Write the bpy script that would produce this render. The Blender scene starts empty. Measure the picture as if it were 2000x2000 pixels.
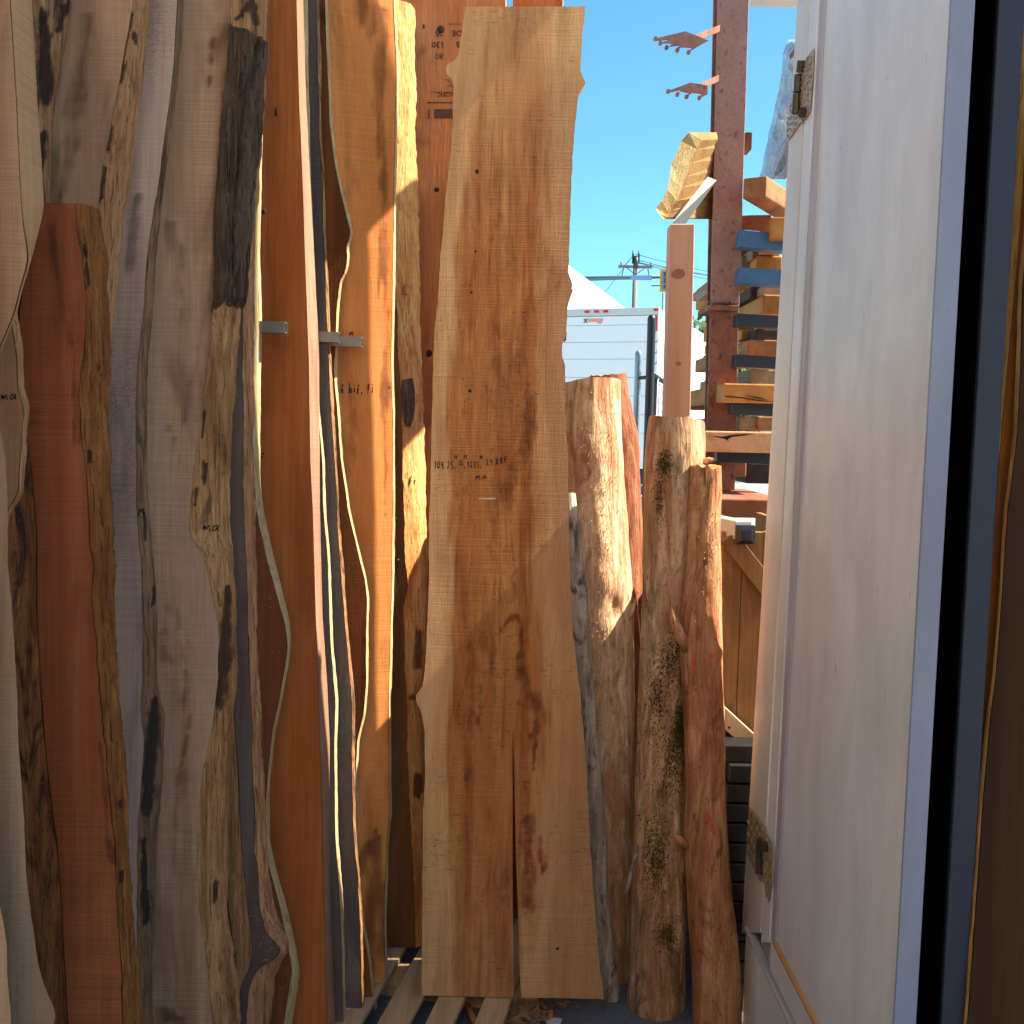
import bpy, bmesh, math, random
import numpy as np
from mathutils import Vector, Matrix
from mathutils.bvhtree import BVHTree

R = math.radians
scene = bpy.context.scene
COL = scene.collection

# ------------------------------------------------------------------ camera
CAMZ, PITCH, ROLL, FPX = 1.76, R(4.574), R(1.2), 2000.0
fwd = Vector((0, math.cos(PITCH), -math.sin(PITCH)))
up0 = Vector((0, math.sin(PITCH), math.cos(PITCH)))
rt0 = Vector((1, 0, 0))
rt = (rt0 * math.cos(ROLL) + up0 * math.sin(ROLL)).normalized()
up = (up0 * math.cos(ROLL) - rt0 * math.sin(ROLL)).normalized()
CAM = Vector((0, 0, CAMZ))
cd = bpy.data.cameras.new('camera')
cd.sensor_width = 36.0
cd.lens = 36.0 * FPX / 2000.0
cd.clip_start, cd.clip_end = 0.02, 2000.0
cam = bpy.data.objects.new('camera', cd)
cam.matrix_world = Matrix(((rt.x, up.x, -fwd.x, CAM.x), (rt.y, up.y, -fwd.y, CAM.y),
                           (rt.z, up.z, -fwd.z, CAM.z), (0, 0, 0, 1)))
COL.objects.link(cam)
scene.camera = cam

# ------------------------------------------------------------------ sky, sun, exposure
SKY_TINT = (0.52, 0.93, 1.05, 1)
SUN_EL, SUN_AZ = R(50), R(86)          # azimuth clockwise from +Y (the view direction)
world = bpy.data.worlds.new('World')
scene.world = world
world.use_nodes = True
wn = world.node_tree
sky = wn.nodes.new('ShaderNodeTexSky')
sky.sky_type = 'NISHITA'
sky.sun_disc = False
sky.sun_elevation = SUN_EL
sky.sun_rotation = SUN_AZ
sky.air_density, sky.dust_density, sky.ozone_density = 1.0, 0.0, 1.0
bg = wn.nodes['Background']
bg.inputs['Strength'].default_value = 0.068
tint = wn.nodes.new('ShaderNodeMix'); tint.data_type = 'RGBA'; tint.blend_type = 'MULTIPLY'
tint.inputs[0].default_value = 1.0; tint.inputs[7].default_value = SKY_TINT
wn.links.new(sky.outputs[0], tint.inputs[6]); wn.links.new(tint.outputs[2], bg.inputs['Color'])
sl = bpy.data.lights.new('sun', 'SUN')
sl.energy, sl.angle, sl.color = 4.6, R(0.5), (1.0, 0.92, 0.78)
sun = bpy.data.objects.new('sun', sl)
to_sun = Vector((math.sin(SUN_AZ) * math.cos(SUN_EL), math.cos(SUN_AZ) * math.cos(SUN_EL), math.sin(SUN_EL)))
sun.rotation_euler = to_sun.to_track_quat('Z', 'Y').to_euler()
sun.location = (6, 2, 8)
COL.objects.link(sun)
vs = scene.view_settings
vs.view_transform, vs.look, vs.exposure, vs.gamma = 'Standard', 'None', 1.77, 1.0
vs.use_curve_mapping = False
scene.cycles.max_bounces = 12
scene.cycles.diffuse_bounces = 8

# ------------------------------------------------------------------ geometry helpers
def ray(px, py):
    return fwd + rt * ((px - 1000.0) / FPX) + up * ((1000.0 - py) / FPX)

def on_plane(px, py, yb, k=0.0):
    """the point seen at (px, py) on the leaning plane y = yb + k z"""
    d = ray(px, py)
    t = (yb + k * CAMZ) / (d.y - k * d.z)
    return CAM + d * t

def on_x(px, py, x):
    d = ray(px, py)
    return CAM + d * (x / d.x)

def on_z(px, py, z):
    d = ray(px, py)
    return CAM + d * ((z - CAMZ) / d.z)

_tabs = {}
def vnoise(x, y, seed=0):
    if seed not in _tabs:
        _tabs[seed] = np.random.RandomState(seed).rand(256, 256)
    t = _tabs[seed]
    x = np.asarray(x, float); y = np.asarray(y, float)
    xi, yi = np.floor(x).astype(int), np.floor(y).astype(int)
    fx, fy = x - xi, y - yi
    fx = fx * fx * (3 - 2 * fx); fy = fy * fy * (3 - 2 * fy)
    a, b = t[xi % 256, yi % 256], t[(xi + 1) % 256, yi % 256]
    c, d = t[xi % 256, (yi + 1) % 256], t[(xi + 1) % 256, (yi + 1) % 256]
    return (a * (1 - fx) + b * fx) * (1 - fy) + (c * (1 - fx) + d * fx) * fy

def fbm(x, y, seed=0, octs=4):
    s, a, n = 0, 0.5, 0
    for o in range(octs):
        s = s + a * (vnoise(np.asarray(x) * 2 ** o, np.asarray(y) * 2 ** o, seed + o) - 0.5)
        n += a; a *= 0.5
    return s / n                          # about -0.5 .. 0.5

def ridge(x, y, seed=0, octs=3):
    s, a, n = 0, 0.5, 0
    for o in range(octs):
        s = s + a * (1 - np.abs(2 * vnoise(np.asarray(x) * 2 ** o, np.asarray(y) * 2 ** o, seed + o) - 1))
        n += a; a *= 0.5
    return s / n

def mesh_obj(name, verts, faces, m, parent=None, base=None, smooth=True, mats=None, midx=None):
    me = bpy.data.meshes.new(name)
    b = Vector(base) if base is not None else Vector((0, 0, 0))
    v = np.asarray(verts, float) - np.array(b)[None, :]
    me.from_pydata(v.tolist(), [], faces)
    if smooth:
        me.polygons.foreach_set('use_smooth', [True] * len(me.polygons))
    for mm in (mats or [m]):
        me.materials.append(mm)
    if midx is not None:
        me.polygons.foreach_set('material_index', midx)
    me.update()
    o = bpy.data.objects.new(name, me)
    COL.objects.link(o)
    if parent is not None:
        o.parent = parent
    else:
        o.location = b
    return o

def tag(o, label=None, cat=None, group=None, kind=None):
    if label: o['label'] = label
    if cat: o['category'] = cat
    if group: o['group'] = group
    if kind or cat: o['kind'] = kind or 'thing'
    return o

def thing(name, label, cat, loc=(0, 0, 0), group=None, rot=(0, 0, 0)):
    o = bpy.data.objects.new(name, None)
    o.empty_display_size = 0.1
    COL.objects.link(o)
    o.location = loc; o.rotation_euler = rot
    return tag(o, label, cat, group, 'thing')

def grid_faces(n, m, flip=False):
    """faces of an n x m vertex grid (row major)"""
    f = []
    for i in range(n - 1):
        for j in range(m - 1):
            a = i * m + j
            q = (a, a + 1, a + m + 1, a + m)
            f.append(q[::-1] if flip else q)
    return f

class MB:
    def __init__(s): s.v = []; s.f = []
    def box(s, c, size, rot=None):
        c = Vector(c); h = Vector(size) * 0.5
        n = len(s.v)
        for dz in (-1, 1):
            for dx, dy in ((-1, -1), (1, -1), (1, 1), (-1, 1)):
                p = Vector((dx * h.x, dy * h.y, dz * h.z))
                if rot is not None: p = rot @ p
                s.v.append(tuple(c + p))
        for q in ((3, 2, 1, 0), (4, 5, 6, 7), (0, 1, 5, 4), (1, 2, 6, 5), (2, 3, 7, 6), (3, 0, 4, 7)):
            s.f.append(tuple(n + i for i in q))
        return s
    def prism(s, pts, off):
        """closed prism: polygon pts swept by the vector off"""
        n, k = len(s.v), len(pts)
        off = Vector(off)
        s.v += [tuple(Vector(p)) for p in pts] + [tuple(Vector(p) + off) for p in pts]
        s.f.append(tuple(range(n, n + k)))
        s.f.append(tuple(range(n + 2 * k - 1, n + k - 1, -1)))
        for i in range(k):
            j = (i + 1) % k
            s.f.append((n + j, n + i, n + k + i, n + k + j))
        return s
    def tube(s, pts, r, seg=10, cap=True):
        pts = [Vector(p) for p in pts]
        rs = r if isinstance(r, (list, tuple)) else [r] * len(pts)
        n = len(s.v)
        for i, p in enumerate(pts):
            t = (pts[min(i + 1, len(pts) - 1)] - pts[max(i - 1, 0)]).normalized()
            a = t.cross(Vector((0, 0, 1)) if abs(t.z) < 0.9 else Vector((1, 0, 0))).normalized()
            b = t.cross(a)
            for q in range(seg):
                w = 2 * math.pi * q / seg
                s.v.append(tuple(p + (a * math.cos(w) + b * math.sin(w)) * rs[i]))
        for i in range(len(pts) - 1):
            for q in range(seg):
                w = (q + 1) % seg
                s.f.append((n + i * seg + q, n + i * seg + w, n + (i + 1) * seg + w, n + (i + 1) * seg + q))
        if cap:
            s.f.append(tuple(n + q for q in range(seg))[::-1])
            s.f.append(tuple(n + (len(pts) - 1) * seg + q for q in range(seg)))
        return s
    def build(s, name, m, parent=None, base=None, smooth=False, bevel=0.0):
        bs = base
        if bs is None and parent is not None: bs = parent.location
        if bs is None and parent is None:
            a = np.array(s.v); bs = (a[:, 0].mean(), a[:, 1].mean(), a[:, 2].min())
        bm = bmesh.new()
        vv = [bm.verts.new(Vector(p) - Vector(bs)) for p in s.v]
        for f in s.f:
            try: bm.faces.new([vv[i] for i in f])
            except ValueError: pass
        bmesh.ops.recalc_face_normals(bm, faces=bm.faces)
        me = bpy.data.meshes.new(name)
        bm.to_mesh(me); bm.free()
        if smooth: me.polygons.foreach_set('use_smooth', [True] * len(me.polygons))
        me.materials.append(m)
        o = bpy.data.objects.new(name, me)
        COL.objects.link(o)
        if parent is not None: o.parent = parent
        else: o.location = bs
        if bevel:
            md = o.modifiers.new('bevel', 'BEVEL'); md.width = bevel; md.segments = 2
            md.limit_method = 'ANGLE'
        return o

def px_box(x0, y0, x1, y1, Y, depth):
    """centre and size of an upright box whose front face fills that patch at distance Y"""
    d = ray((x0 + x1) / 2, (y0 + y1) / 2)
    t = Y / d.y
    p = CAM + d * t
    w, h = (x1 - x0) / FPX * t, (y1 - y0) / FPX * t
    return Vector((p.x, p.y + depth / 2, p.z)), Vector((w, depth, h))

# ------------------------------------------------------------------ materials
def lin(c):
    """sRGB 0-255 to linear"""
    o = []
    for v in c:
        v = v / 255.0
        o.append(v / 12.92 if v <= 0.04045 else ((v + 0.055) / 1.055) ** 2.4)
    return (*o, 1.0)

class NT:
    def __init__(s, name):
        s.m = bpy.data.materials.new(name); s.m.use_nodes = True
        s.t = s.m.node_tree; s.b = s.t.nodes['Principled BSDF']
        s.tc = s.t.nodes.new('ShaderNodeTexCoord')
    def n(s, typ, **kw):
        nd = s.t.nodes.new(typ)
        for k, v in kw.items(): setattr(nd, k, v)
        return nd
    def set(s, inp, v):
        if hasattr(v, 'is_linked') or hasattr(v, 'links'): s.t.links.new(v, inp)
        else: inp.default_value = v
    def vec(s, scale, loc=(0, 0, 0), src=None):
        mp = s.n('ShaderNodeMapping')
        s.t.links.new(src or s.tc.outputs['Object'], mp.inputs[0])
        mp.inputs['Scale'].default_value = scale; mp.inputs['Location'].default_value = loc
        return mp.outputs[0]
    def noise(s, v, scale=1.0, detail=4.0, rough=0.55, dist=0.0):
        nd = s.n('ShaderNodeTexNoise')
        s.t.links.new(v, nd.inputs['Vector'])
        nd.inputs['Scale'].default_value = scale; nd.inputs['Detail'].default_value = detail
        nd.inputs['Roughness'].default_value = rough; nd.inputs['Distortion'].default_value = dist
        return nd.outputs[0]
    def ramp(s, f, stops):
        nd = s.n('ShaderNodeValToRGB')
        cr = nd.color_ramp
        while len(cr.elements) < len(stops): cr.elements.new(0.5)
        for e, (p, c) in zip(cr.elements, stops):
            e.position = p; e.color = c if len(c) == 4 else (*c, 1)
        s.t.links.new(f, nd.inputs[0])
        return nd.outputs[0]
    def step(s, f, a, b):
        nd = s.n('ShaderNodeMapRange', interpolation_type='SMOOTHSTEP')
        s.t.links.new(f, nd.inputs[0])
        nd.inputs[1].default_value = a; nd.inputs[2].default_value = b
        return nd.outputs[0]
    def mix(s, f, a, b, mode='MIX'):
        nd = s.n('ShaderNodeMix', data_type='RGBA', blend_type=mode)
        s.set(nd.inputs[0], f); s.set(nd.inputs[6], a); s.set(nd.inputs[7], b)
        return nd.outputs[2]
    def math(s, op, a, b=0.0):
        nd = s.n('ShaderNodeMath', operation=op)
        s.set(nd.inputs[0], a); s.set(nd.inputs[1], b)
        return nd.outputs[0]
    def attr(s, name):
        return s.n('ShaderNodeAttribute', attribute_name=name).outputs['Fac']
    def done(s, col, rough=0.8, bump=None, strength=0.3, dist=0.01, metal=0.0, spec=0.3):
        s.set(s.b.inputs['Base Color'], col); s.set(s.b.inputs['Roughness'], rough)
        s.b.inputs['Metallic'].default_value = metal
        s.b.inputs['Specular IOR Level'].default_value = spec
        if bump is not None:
            bn = s.n('ShaderNodeBump')
            bn.inputs['Strength'].default_value = strength; bn.inputs['Distance'].default_value = dist
            s.t.links.new(bump, bn.inputs['Height']); s.t.links.new(bn.outputs[0], s.b.inputs['Normal'])
        return s.m

def wood(name, light, dark, stain=None, seed=0, grain=0.35, saw=0.3, stain_amt=0.5, rough=0.82, bump=0.35,
         cathedral=0.0, grey=None, mould=0.0, axis='Z', spec=0.2):
    """sawn wood: grain along the piece, saw marks across it, blotches and stains"""
    t = NT(name)
    L, D = lin(light), lin(dark)
    S = lin(stain) if stain else D
    o = (seed * 3.7, seed * 1.9, seed * 5.3)
    src = t.tc.outputs['Object']
    if axis != 'Z':
        sp = t.n('ShaderNodeSeparateXYZ'); t.t.links.new(src, sp.inputs[0])
        cb = t.n('ShaderNodeCombineXYZ')
        od = {'Y': (0, 2, 1), 'X': (1, 2, 0)}[axis]
        for i, k in enumerate(od): t.t.links.new(sp.outputs[k], cb.inputs[i])
        src = cb.outputs[0]
    fine = t.noise(t.vec((160, 160, 4), o, src), 1, 5, 0.6)
    mid = t.noise(t.vec((34, 34, 0.9), o, src), 1, 4, 0.55, 0.4)
    broad = t.noise(t.vec((9, 9, 0.55), o, src), 1, 3, 0.5, 0.6)
    blot = t.noise(t.vec((7, 7, 2.0), (o[1], o[2], o[0]), src), 1, 4, 0.6, 0.8)
    sawn = t.noise(t.vec((3.0, 3.0, 330), o, src), 1, 2, 0.5)
    sawp = t.noise(t.vec((4, 4, 3.0), (o[2], o[0], o[1]), src), 1, 2, 0.5)
    base = t.mix(t.step(broad, 0.3, 0.7), L, D)
    if cathedral:
        w = t.n('ShaderNodeTexWave', wave_type='BANDS', bands_direction='X')
        t.t.links.new(t.vec((1, 1, 0.10), o, src), w.inputs[0])
        w.inputs['Scale'].default_value = 14; w.inputs['Distortion'].default_value = 7
        w.inputs['Detail'].default_value = 2; w.inputs['Detail Scale'].default_value = 0.6
        base = t.mix(t.math('MULTIPLY', t.step(w.outputs[1], 0.45, 1.0), cathedral), base, D)
    base = t.mix(t.math('MULTIPLY', t.step(mid, 0.45, 0.75), 0.45), base, D)
    base = t.mix(t.math('MULTIPLY', t.step(blot, 0.52, 0.72), stain_amt), base, S)
    at = t.math('ADD', t.attr('stain'), t.math('MULTIPLY', t.math('SUBTRACT', t.noise(t.vec((30, 30, 9), o, src), 1, 5, 0.65, 0.6), .5), .9))
    base = t.mix(t.math('MULTIPLY', t.step(at, 0.25, 1.05), 0.8), base, S)
    if grey:
        g = t.noise(t.vec((6, 6, 1.2), (o[2], o[1], o[0]), src), 1, 3, 0.5)
        base = t.mix(t.math('MULTIPLY', t.step(g, 0.42, 0.62), 0.75), base, lin(grey))
    if mould:
        sp2 = t.noise(t.vec((120, 120, 330), o, src), 1, 4, 0.6)
        ms = t.noise(t.vec((9, 9, 2.0), (o[0], o[2], o[1]), src), 1, 3, 0.5)
        base = t.mix(t.math('MULTIPLY', t.math('MULTIPLY', t.step(sp2, 0.36, 0.68), t.step(ms, 0.46, 0.72)), mould),
                     base, lin((40, 36, 32)))
    fg = t.ramp(fine, ((0.28, (0.62, 0.6, 0.58)), (0.72, (1.22, 1.22, 1.22))))
    base = t.mix(grain, base, fg, 'MULTIPLY')
    sg = t.ramp(sawn, ((0.3, (0.6, 0.58, 0.56)), (0.7, (1.18, 1.18, 1.18))))
    base = t.mix(t.math('MULTIPLY', t.step(sawp, 0.3, 0.65), saw), base, sg, 'MULTIPLY')
    h = t.math('ADD', t.math('MULTIPLY', fine, 0.8), t.math('ADD', t.math('MULTIPLY', sawn, saw * 1.5), t.math('MULTIPLY', mid, 0.8)))
    return t.done(base, rough, h, bump, 0.004, spec=spec)

def edge(name, light, mid, dark, seed=0, patch=0.5, streak=0.6, bump=0.8, rough=0.85, lo=0.5, hi=0.66, red=None):
    """peeled live edge: fibrous streaks, bark and mould patches, worm specks"""
    t = NT(name)
    o = (seed * 2.3, seed * 4.1, seed * 1.7)
    fib = t.noise(t.vec((130, 130, 8), o), 1, 6, 0.68, 0.6)
    st = t.noise(t.vec((48, 48, 4.5), (o[1], o[0], o[2])), 1, 5, 0.65, 1.2)
    pa = t.noise(t.vec((24, 24, 5.5), (o[2], o[0], o[1])), 1, 6, 0.72, 1.4)
    br = t.noise(t.vec((7, 7, 1.6), (o[0], o[2], o[1])), 1, 3, 0.5, 0.5)
    spk = t.noise(t.vec((190, 190, 50), o), 1, 3, 0.55)
    fis = t.noise(t.vec((210, 210, 5), (o[1], o[2], o[0])), 1, 3, 0.5, 0.8)
    c = t.mix(t.step(st, 0.28, 0.72), lin(light), lin(mid))
    c = t.mix(t.math('MULTIPLY', t.step(br, 0.4, 0.65), 0.45), c, lin(mid))
    if red:
        rd = t.noise(t.vec((13, 13, 2.6), (o[1], o[2], o[0])), 1, 4, 0.65, 0.8)
        c = t.mix(t.math('MULTIPLY', t.step(rd, 0.44, 0.7), 0.75), c, lin(red))
    c = t.mix(t.math('MULTIPLY', t.step(pa, lo, hi + 0.1), patch), c, lin(dark))
    es = t.math('ADD', t.attr('stain'), t.math('MULTIPLY', t.math('SUBTRACT', pa, .5), 1.4))
    c = t.mix(t.math('MULTIPLY', t.step(es, 0.3, 0.9), 0.92), c, lin(dark))
    c = t.mix(t.math('MULTIPLY', t.step(spk, 0.6, 0.74), 0.5), c, lin(dark))
    c = t.mix(t.math('MULTIPLY', t.step(fis, 0.6, 0.7), 0.6), c, lin(dark))
    fg = t.ramp(fib, ((0.28, (0.5, 0.47, 0.44)), (0.7, (1.2, 1.2, 1.2))))
    c = t.mix(streak, c, fg, 'MULTIPLY')
    h = t.math('SUBTRACT', t.math('ADD', fib, t.math('MULTIPLY', st, 1.3)), t.step(fis, 0.58, 0.7))
    return t.done(c, rough, h, bump, 0.006, spec=0.2)

def plain(name, col, rough=0.6, metal=0.0, var=0.25, scale=20, bump=0.1, spec=0.4, spots=None):
    t = NT(name)
    a = t.noise(t.vec((scale,) * 3), 1, 5, 0.6)
    c = lin(col)
    base = t.mix(var, c, t.ramp(a, ((0.25, (0.45, 0.45, 0.45)), (0.75, (1.35, 1.35, 1.35)))), 'MULTIPLY')
    if spots:
        s2 = t.noise(t.vec((scale * 2.2,) * 3, (3, 5, 7)), 1, 4, 0.65)
        base = t.mix(t.step(s2, 0.54, 0.62), base, lin(spots))
    return t.done(base, rough, a, bump, 0.01, metal, spec)

def ink(name, col=(14, 12, 14)):
    t = NT(name)
    a = t.noise(t.vec((300, 300, 300)), 1, 2)
    return t.done(t.mix(0.2, lin(col), t.ramp(a, ((0.3, (0.5, 0.5, 0.5)), (0.7, (1.6, 1.6, 1.6)))), 'MULTIPLY'), 0.6)
INK = ink('marker_ink')
STAMP = ink('stamp_ink', (58, 30, 26))
KNOT = plain('knot_wood', (52, 26, 18), 0.7, scale=120, var=0.6)
KNOT_RING = plain('knot_ring_wood', (112, 62, 34), 0.7, scale=90, var=0.5)

# ------------------------------------------------------------------ slabs
def curve(pts, yb, k, plane_off=0.0):
    P = [on_plane(x, y, yb + plane_off, k) for x, y in pts]
    P.sort(key=lambda p: p.z)
    return np.array([p.z for p in P]), np.array([p.x for p in P])

def smooth1(a, n):
    if n < 1: return a
    kx = np.arange(-3 * n, 3 * n + 1); w = np.exp(-0.5 * (kx / n) ** 2); w /= w.sum()
    return np.convolve(np.pad(a, 3 * n, mode='edge'), w, 'valid')

def put_base(yb, k, x, z):
    return Vector((x, yb + k * z, z))

def strip(name, zs, xf, yf, xb, yb_, m, parent, base, side=1, cols=13, rough=0.004, bulge=0.25, seed=0, vf=6.0, uf=90.0, minoff=0.0015):
    """the edge skin of a slab between its front and its back outline, uneven like peeled wood"""
    n = len(zs)
    s = np.linspace(0, 1, cols)[None, :]
    X = xf[:, None] * (1 - s) + xb[:, None] * s
    Y = yf[:, None] * (1 - s) + yb_[:, None] * s
    dx, dy = (xb - xf)[:, None], (yb_ - yf)[:, None]
    ln = np.sqrt(dx * dx + dy * dy) + 1e-6
    nx, ny = (dy / ln, -dx / ln) if side > 0 else (-dy / ln, dx / ln)
    Z = np.repeat(zs[:, None], cols, 1)
    arc = s * ln
    f = fbm(arc * uf * 0.5 + 3, Z * vf, seed) * 1.1 + 0.6 * fbm(arc * uf, Z * vf * 5, seed + 9, 3) + 0.7 * (ridge(arc * uf * 1.4, Z * vf * .7, seed + 19, 2) - .5)
    prof = np.sin(np.pi * s)
    off = minoff + prof * (bulge * ln * 0.35 + rough * 0.5) + rough * f * (0.35 + prof)
    off = np.maximum(off, minoff)
    V = np.stack([X + nx * off, Y + ny * off, Z], -1).reshape(-1, 3)
    F = grid_faces(n, cols, flip=(side < 0))
    return mesh_obj(name, V, F, m, parent, base)

def to_px(V):
    """where world points fall in the picture"""
    rel = np.asarray(V) - np.array(CAM); dep = rel @ np.array(fwd)
    return 1000 + FPX * (rel @ np.array(rt)) / dep, 1000 - FPX * (rel @ np.array(up)) / dep

def polydist(PX, PY, pl):
    """distance to a polyline of (x, y, half width), in half widths"""
    best = np.full(PX.shape, 1e9)
    for (x0, y0, w0), (x1, y1, w1) in zip(pl[:-1], pl[1:]):
        dx, dy = x1 - x0, y1 - y0
        u = np.clip(((PX - x0) * dx + (PY - y0) * dy) / (dx * dx + dy * dy + 1e-9), 0, 1)
        best = np.minimum(best, np.hypot(PX - x0 - u * dx, PY - y0 - u * dy) / (w0 + (w1 - w0) * u))
    return best

def bvh_of(objs):
    vs_, fs = [], []
    for o in objs:
        k = len(vs_)
        off = o.parent.location if o.parent else Vector((0, 0, 0))
        vs_ += [v.co + off + o.location for v in o.data.vertices]
        fs += [tuple(k + i for i in p.vertices) for p in o.data.polygons]
    return BVHTree.FromPolygons(vs_, fs)

def slab(label, cat, ym, k, t, zb, zt, FR, BR=None, FL=None, BL=None, width=0.3, face=None, edge_m=None, ledge=None,
         group='slabs stood along the left side', name='wood_slab', seed=0, rough=0.004, bulge=0.25, cols=4, sm=2, dz=0.006, vf=6.0,
         wave=0.0015, ztilt=0.0, yaw=0.0, stains=None, edge_stains=None, edge_name='live_edge'):
    yb = ym - 1.2 * k
    n = max(3, int((zt - zb) / dz))
    if stains: cols = 26
    zs = np.linspace(zb, zt, n)
    ev = lambda pts, off=0.0: smooth1(np.interp(zs, *curve(pts, yb, k, off)), sm)
    xfr = ev(FR)
    xbr = ev(BR, t) if BR else xfr + 0.004
    xfl = ev(FL) if FL else xfr - width
    xbl = ev(BL, t) if BL else xfl - 0.004
    yf, yk = yb + k * zs, yb + t + k * zs
    jit = (fbm(zs * 9, zs * 0 + seed, seed + 40, 4) * 1.0 + fbm(zs * 40, zs * 0 + seed, seed + 45, 3) * .5) * rough
    xfr = xfr + jit; xbr = xbr + (fbm(zs * 8, zs * 0 + seed, seed + 60, 4) * 1.3 + fbm(zs * 45, zs * 0 + seed, seed + 65, 3) * .9) * rough
    base = Vector((float(xfr[0] + xfl[0]) / 2, yb + k * zb, zb))
    root = thing(name, label, cat, base, group)
    s = np.linspace(0, 1, cols)[None, :]
    X = xfl[:, None] * (1 - s) + xfr[:, None] * s
    Z = np.repeat(zs[:, None], cols, 1)
    Y = np.repeat(yf[:, None], cols, 1) + fbm(X * 4, Z * 2, seed + 5, 3) * wave * 2
    if yaw: Y = Y - np.tan(R(yaw)) * (xfr[:, None] - X)
    if ztilt: Z = Z + (s - 0.5) * ztilt * ((zs - zb) / (zt - zb))[:, None]
    V = np.stack([X, Y, Z], -1).reshape(-1, 3)
    F = grid_faces(n, cols)
    kb = len(V)
    VB = np.stack([np.stack([xbl, yk - np.tan(R(yaw)) * (xfr - xbl), zs], -1), np.stack([xbr, yk, zs], -1)], 1).reshape(-1, 3)
    F += [(kb + i * 2 + 1, kb + i * 2, kb + i * 2 + 2, kb + i * 2 + 3) for i in range(n - 1)]
    F += [(kb + i * 2, i * cols, (i + 1) * cols, kb + (i + 1) * 2) for i in range(n - 1)]
    F += [(i * cols + cols - 1, kb + i * 2 + 1, kb + (i + 1) * 2 + 1, (i + 1) * cols + cols - 1) for i in range(n - 1)]
    F.append(tuple(range(cols))[::-1] + (kb, kb + 1))
    top = (n - 1) * cols
    F.append(tuple(range(top, top + cols)) + (kb + 2 * n - 1, kb + 2 * n - 2))
    V = np.concatenate([V, VB])
    o = mesh_obj('sawn_board', V, F, face, root, base, smooth=False)
    if stains:
        PX, PY = to_px(V)
        jx, jy = fbm(PX / 9, PY / 70, seed + 70) * 26, fbm(PX / 10, PY / 30, seed + 80) * 60
        st = np.zeros(len(V))
        for pl in stains:
            st = np.maximum(st, np.clip(1.3 - polydist(PX + jx, PY + jy, pl) * .6, 0, 1) * (.85 + .9 * fbm(PX / 16, PY / 60, seed + 90)))
        o.data.attributes.new('stain', 'FLOAT', 'POINT').data.foreach_set('value', st.astype(np.float32))
    out = {'root': root, 'board': o, 'base': base, 'zs': zs, 'yf': yf, 'yk': yk, 'xfr': xfr, 'xbr': xbr, 'yb': yb, 'k': k, 't': t, 'parts': [o]}
    if edge_m:
        e = strip(edge_name, zs, xfr, yf, xbr, yk, edge_m, root, base, 1, rough=rough, bulge=bulge, seed=seed + 100, vf=vf)
        if edge_stains:
            PX, PY = to_px(np.array([v.co for v in e.data.vertices]) + np.array(base)); st = np.zeros(len(PX))
            jx, jy = fbm(PX / 7, PY / 22, seed + 75) * 10, fbm(PX / 8, PY / 14, seed + 85) * 24
            for pl in edge_stains: st = np.maximum(st, np.clip(1.4 - polydist(PX + jx, PY + jy, pl) * .7, 0, 1))
            e.data.attributes.new('stain', 'FLOAT', 'POINT').data.foreach_set('value', st.astype(np.float32))
        out['edge'] = e; out['parts'].append(e)
    if ledge:
        e = strip(edge_name, zs, xfl, yf, xbl, yk, ledge, root, base, -1, rough=rough, bulge=bulge, seed=seed + 200, vf=vf)
        out['parts'].append(e)
    return out

def knot(S, px, py, rx, ry, m=KNOT, ring=True):
    """a knot that stands a hair proud of the sawn face"""
    yb, k = S['yb'], S['k']
    c = on_plane(px, py, yb, k); sc = (c - CAM).dot(fwd) / FPX
    V, F = [], []
    rn = random.Random(int(px * 7 + py))
    N = 14
    for kx, off in ((1.0, 0.0022), (0.55, 0.003)):
        for q in range(N):
            a = 2 * math.pi * q / N
            w = kx * (1 + rn.uniform(-0.12, 0.12))
            V.append((c.x + math.cos(a) * rx * sc * w, c.y - off + k * math.sin(a) * ry * sc * w, c.z + math.sin(a) * ry * sc * w))
    V.append((c.x, c.y - 0.0032, c.z))
    mi = []
    for q in range(N):
        w = (q + 1) % N
        F.append((q, w, N + w, N + q)); mi.append(0)
        F.append((N + q, N + w, 2 * N)); mi.append(1)
    return mesh_obj('knot', V, F, None, S['root'], S['base'], True, [KNOT_RING if ring else m, m], mi)

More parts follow.
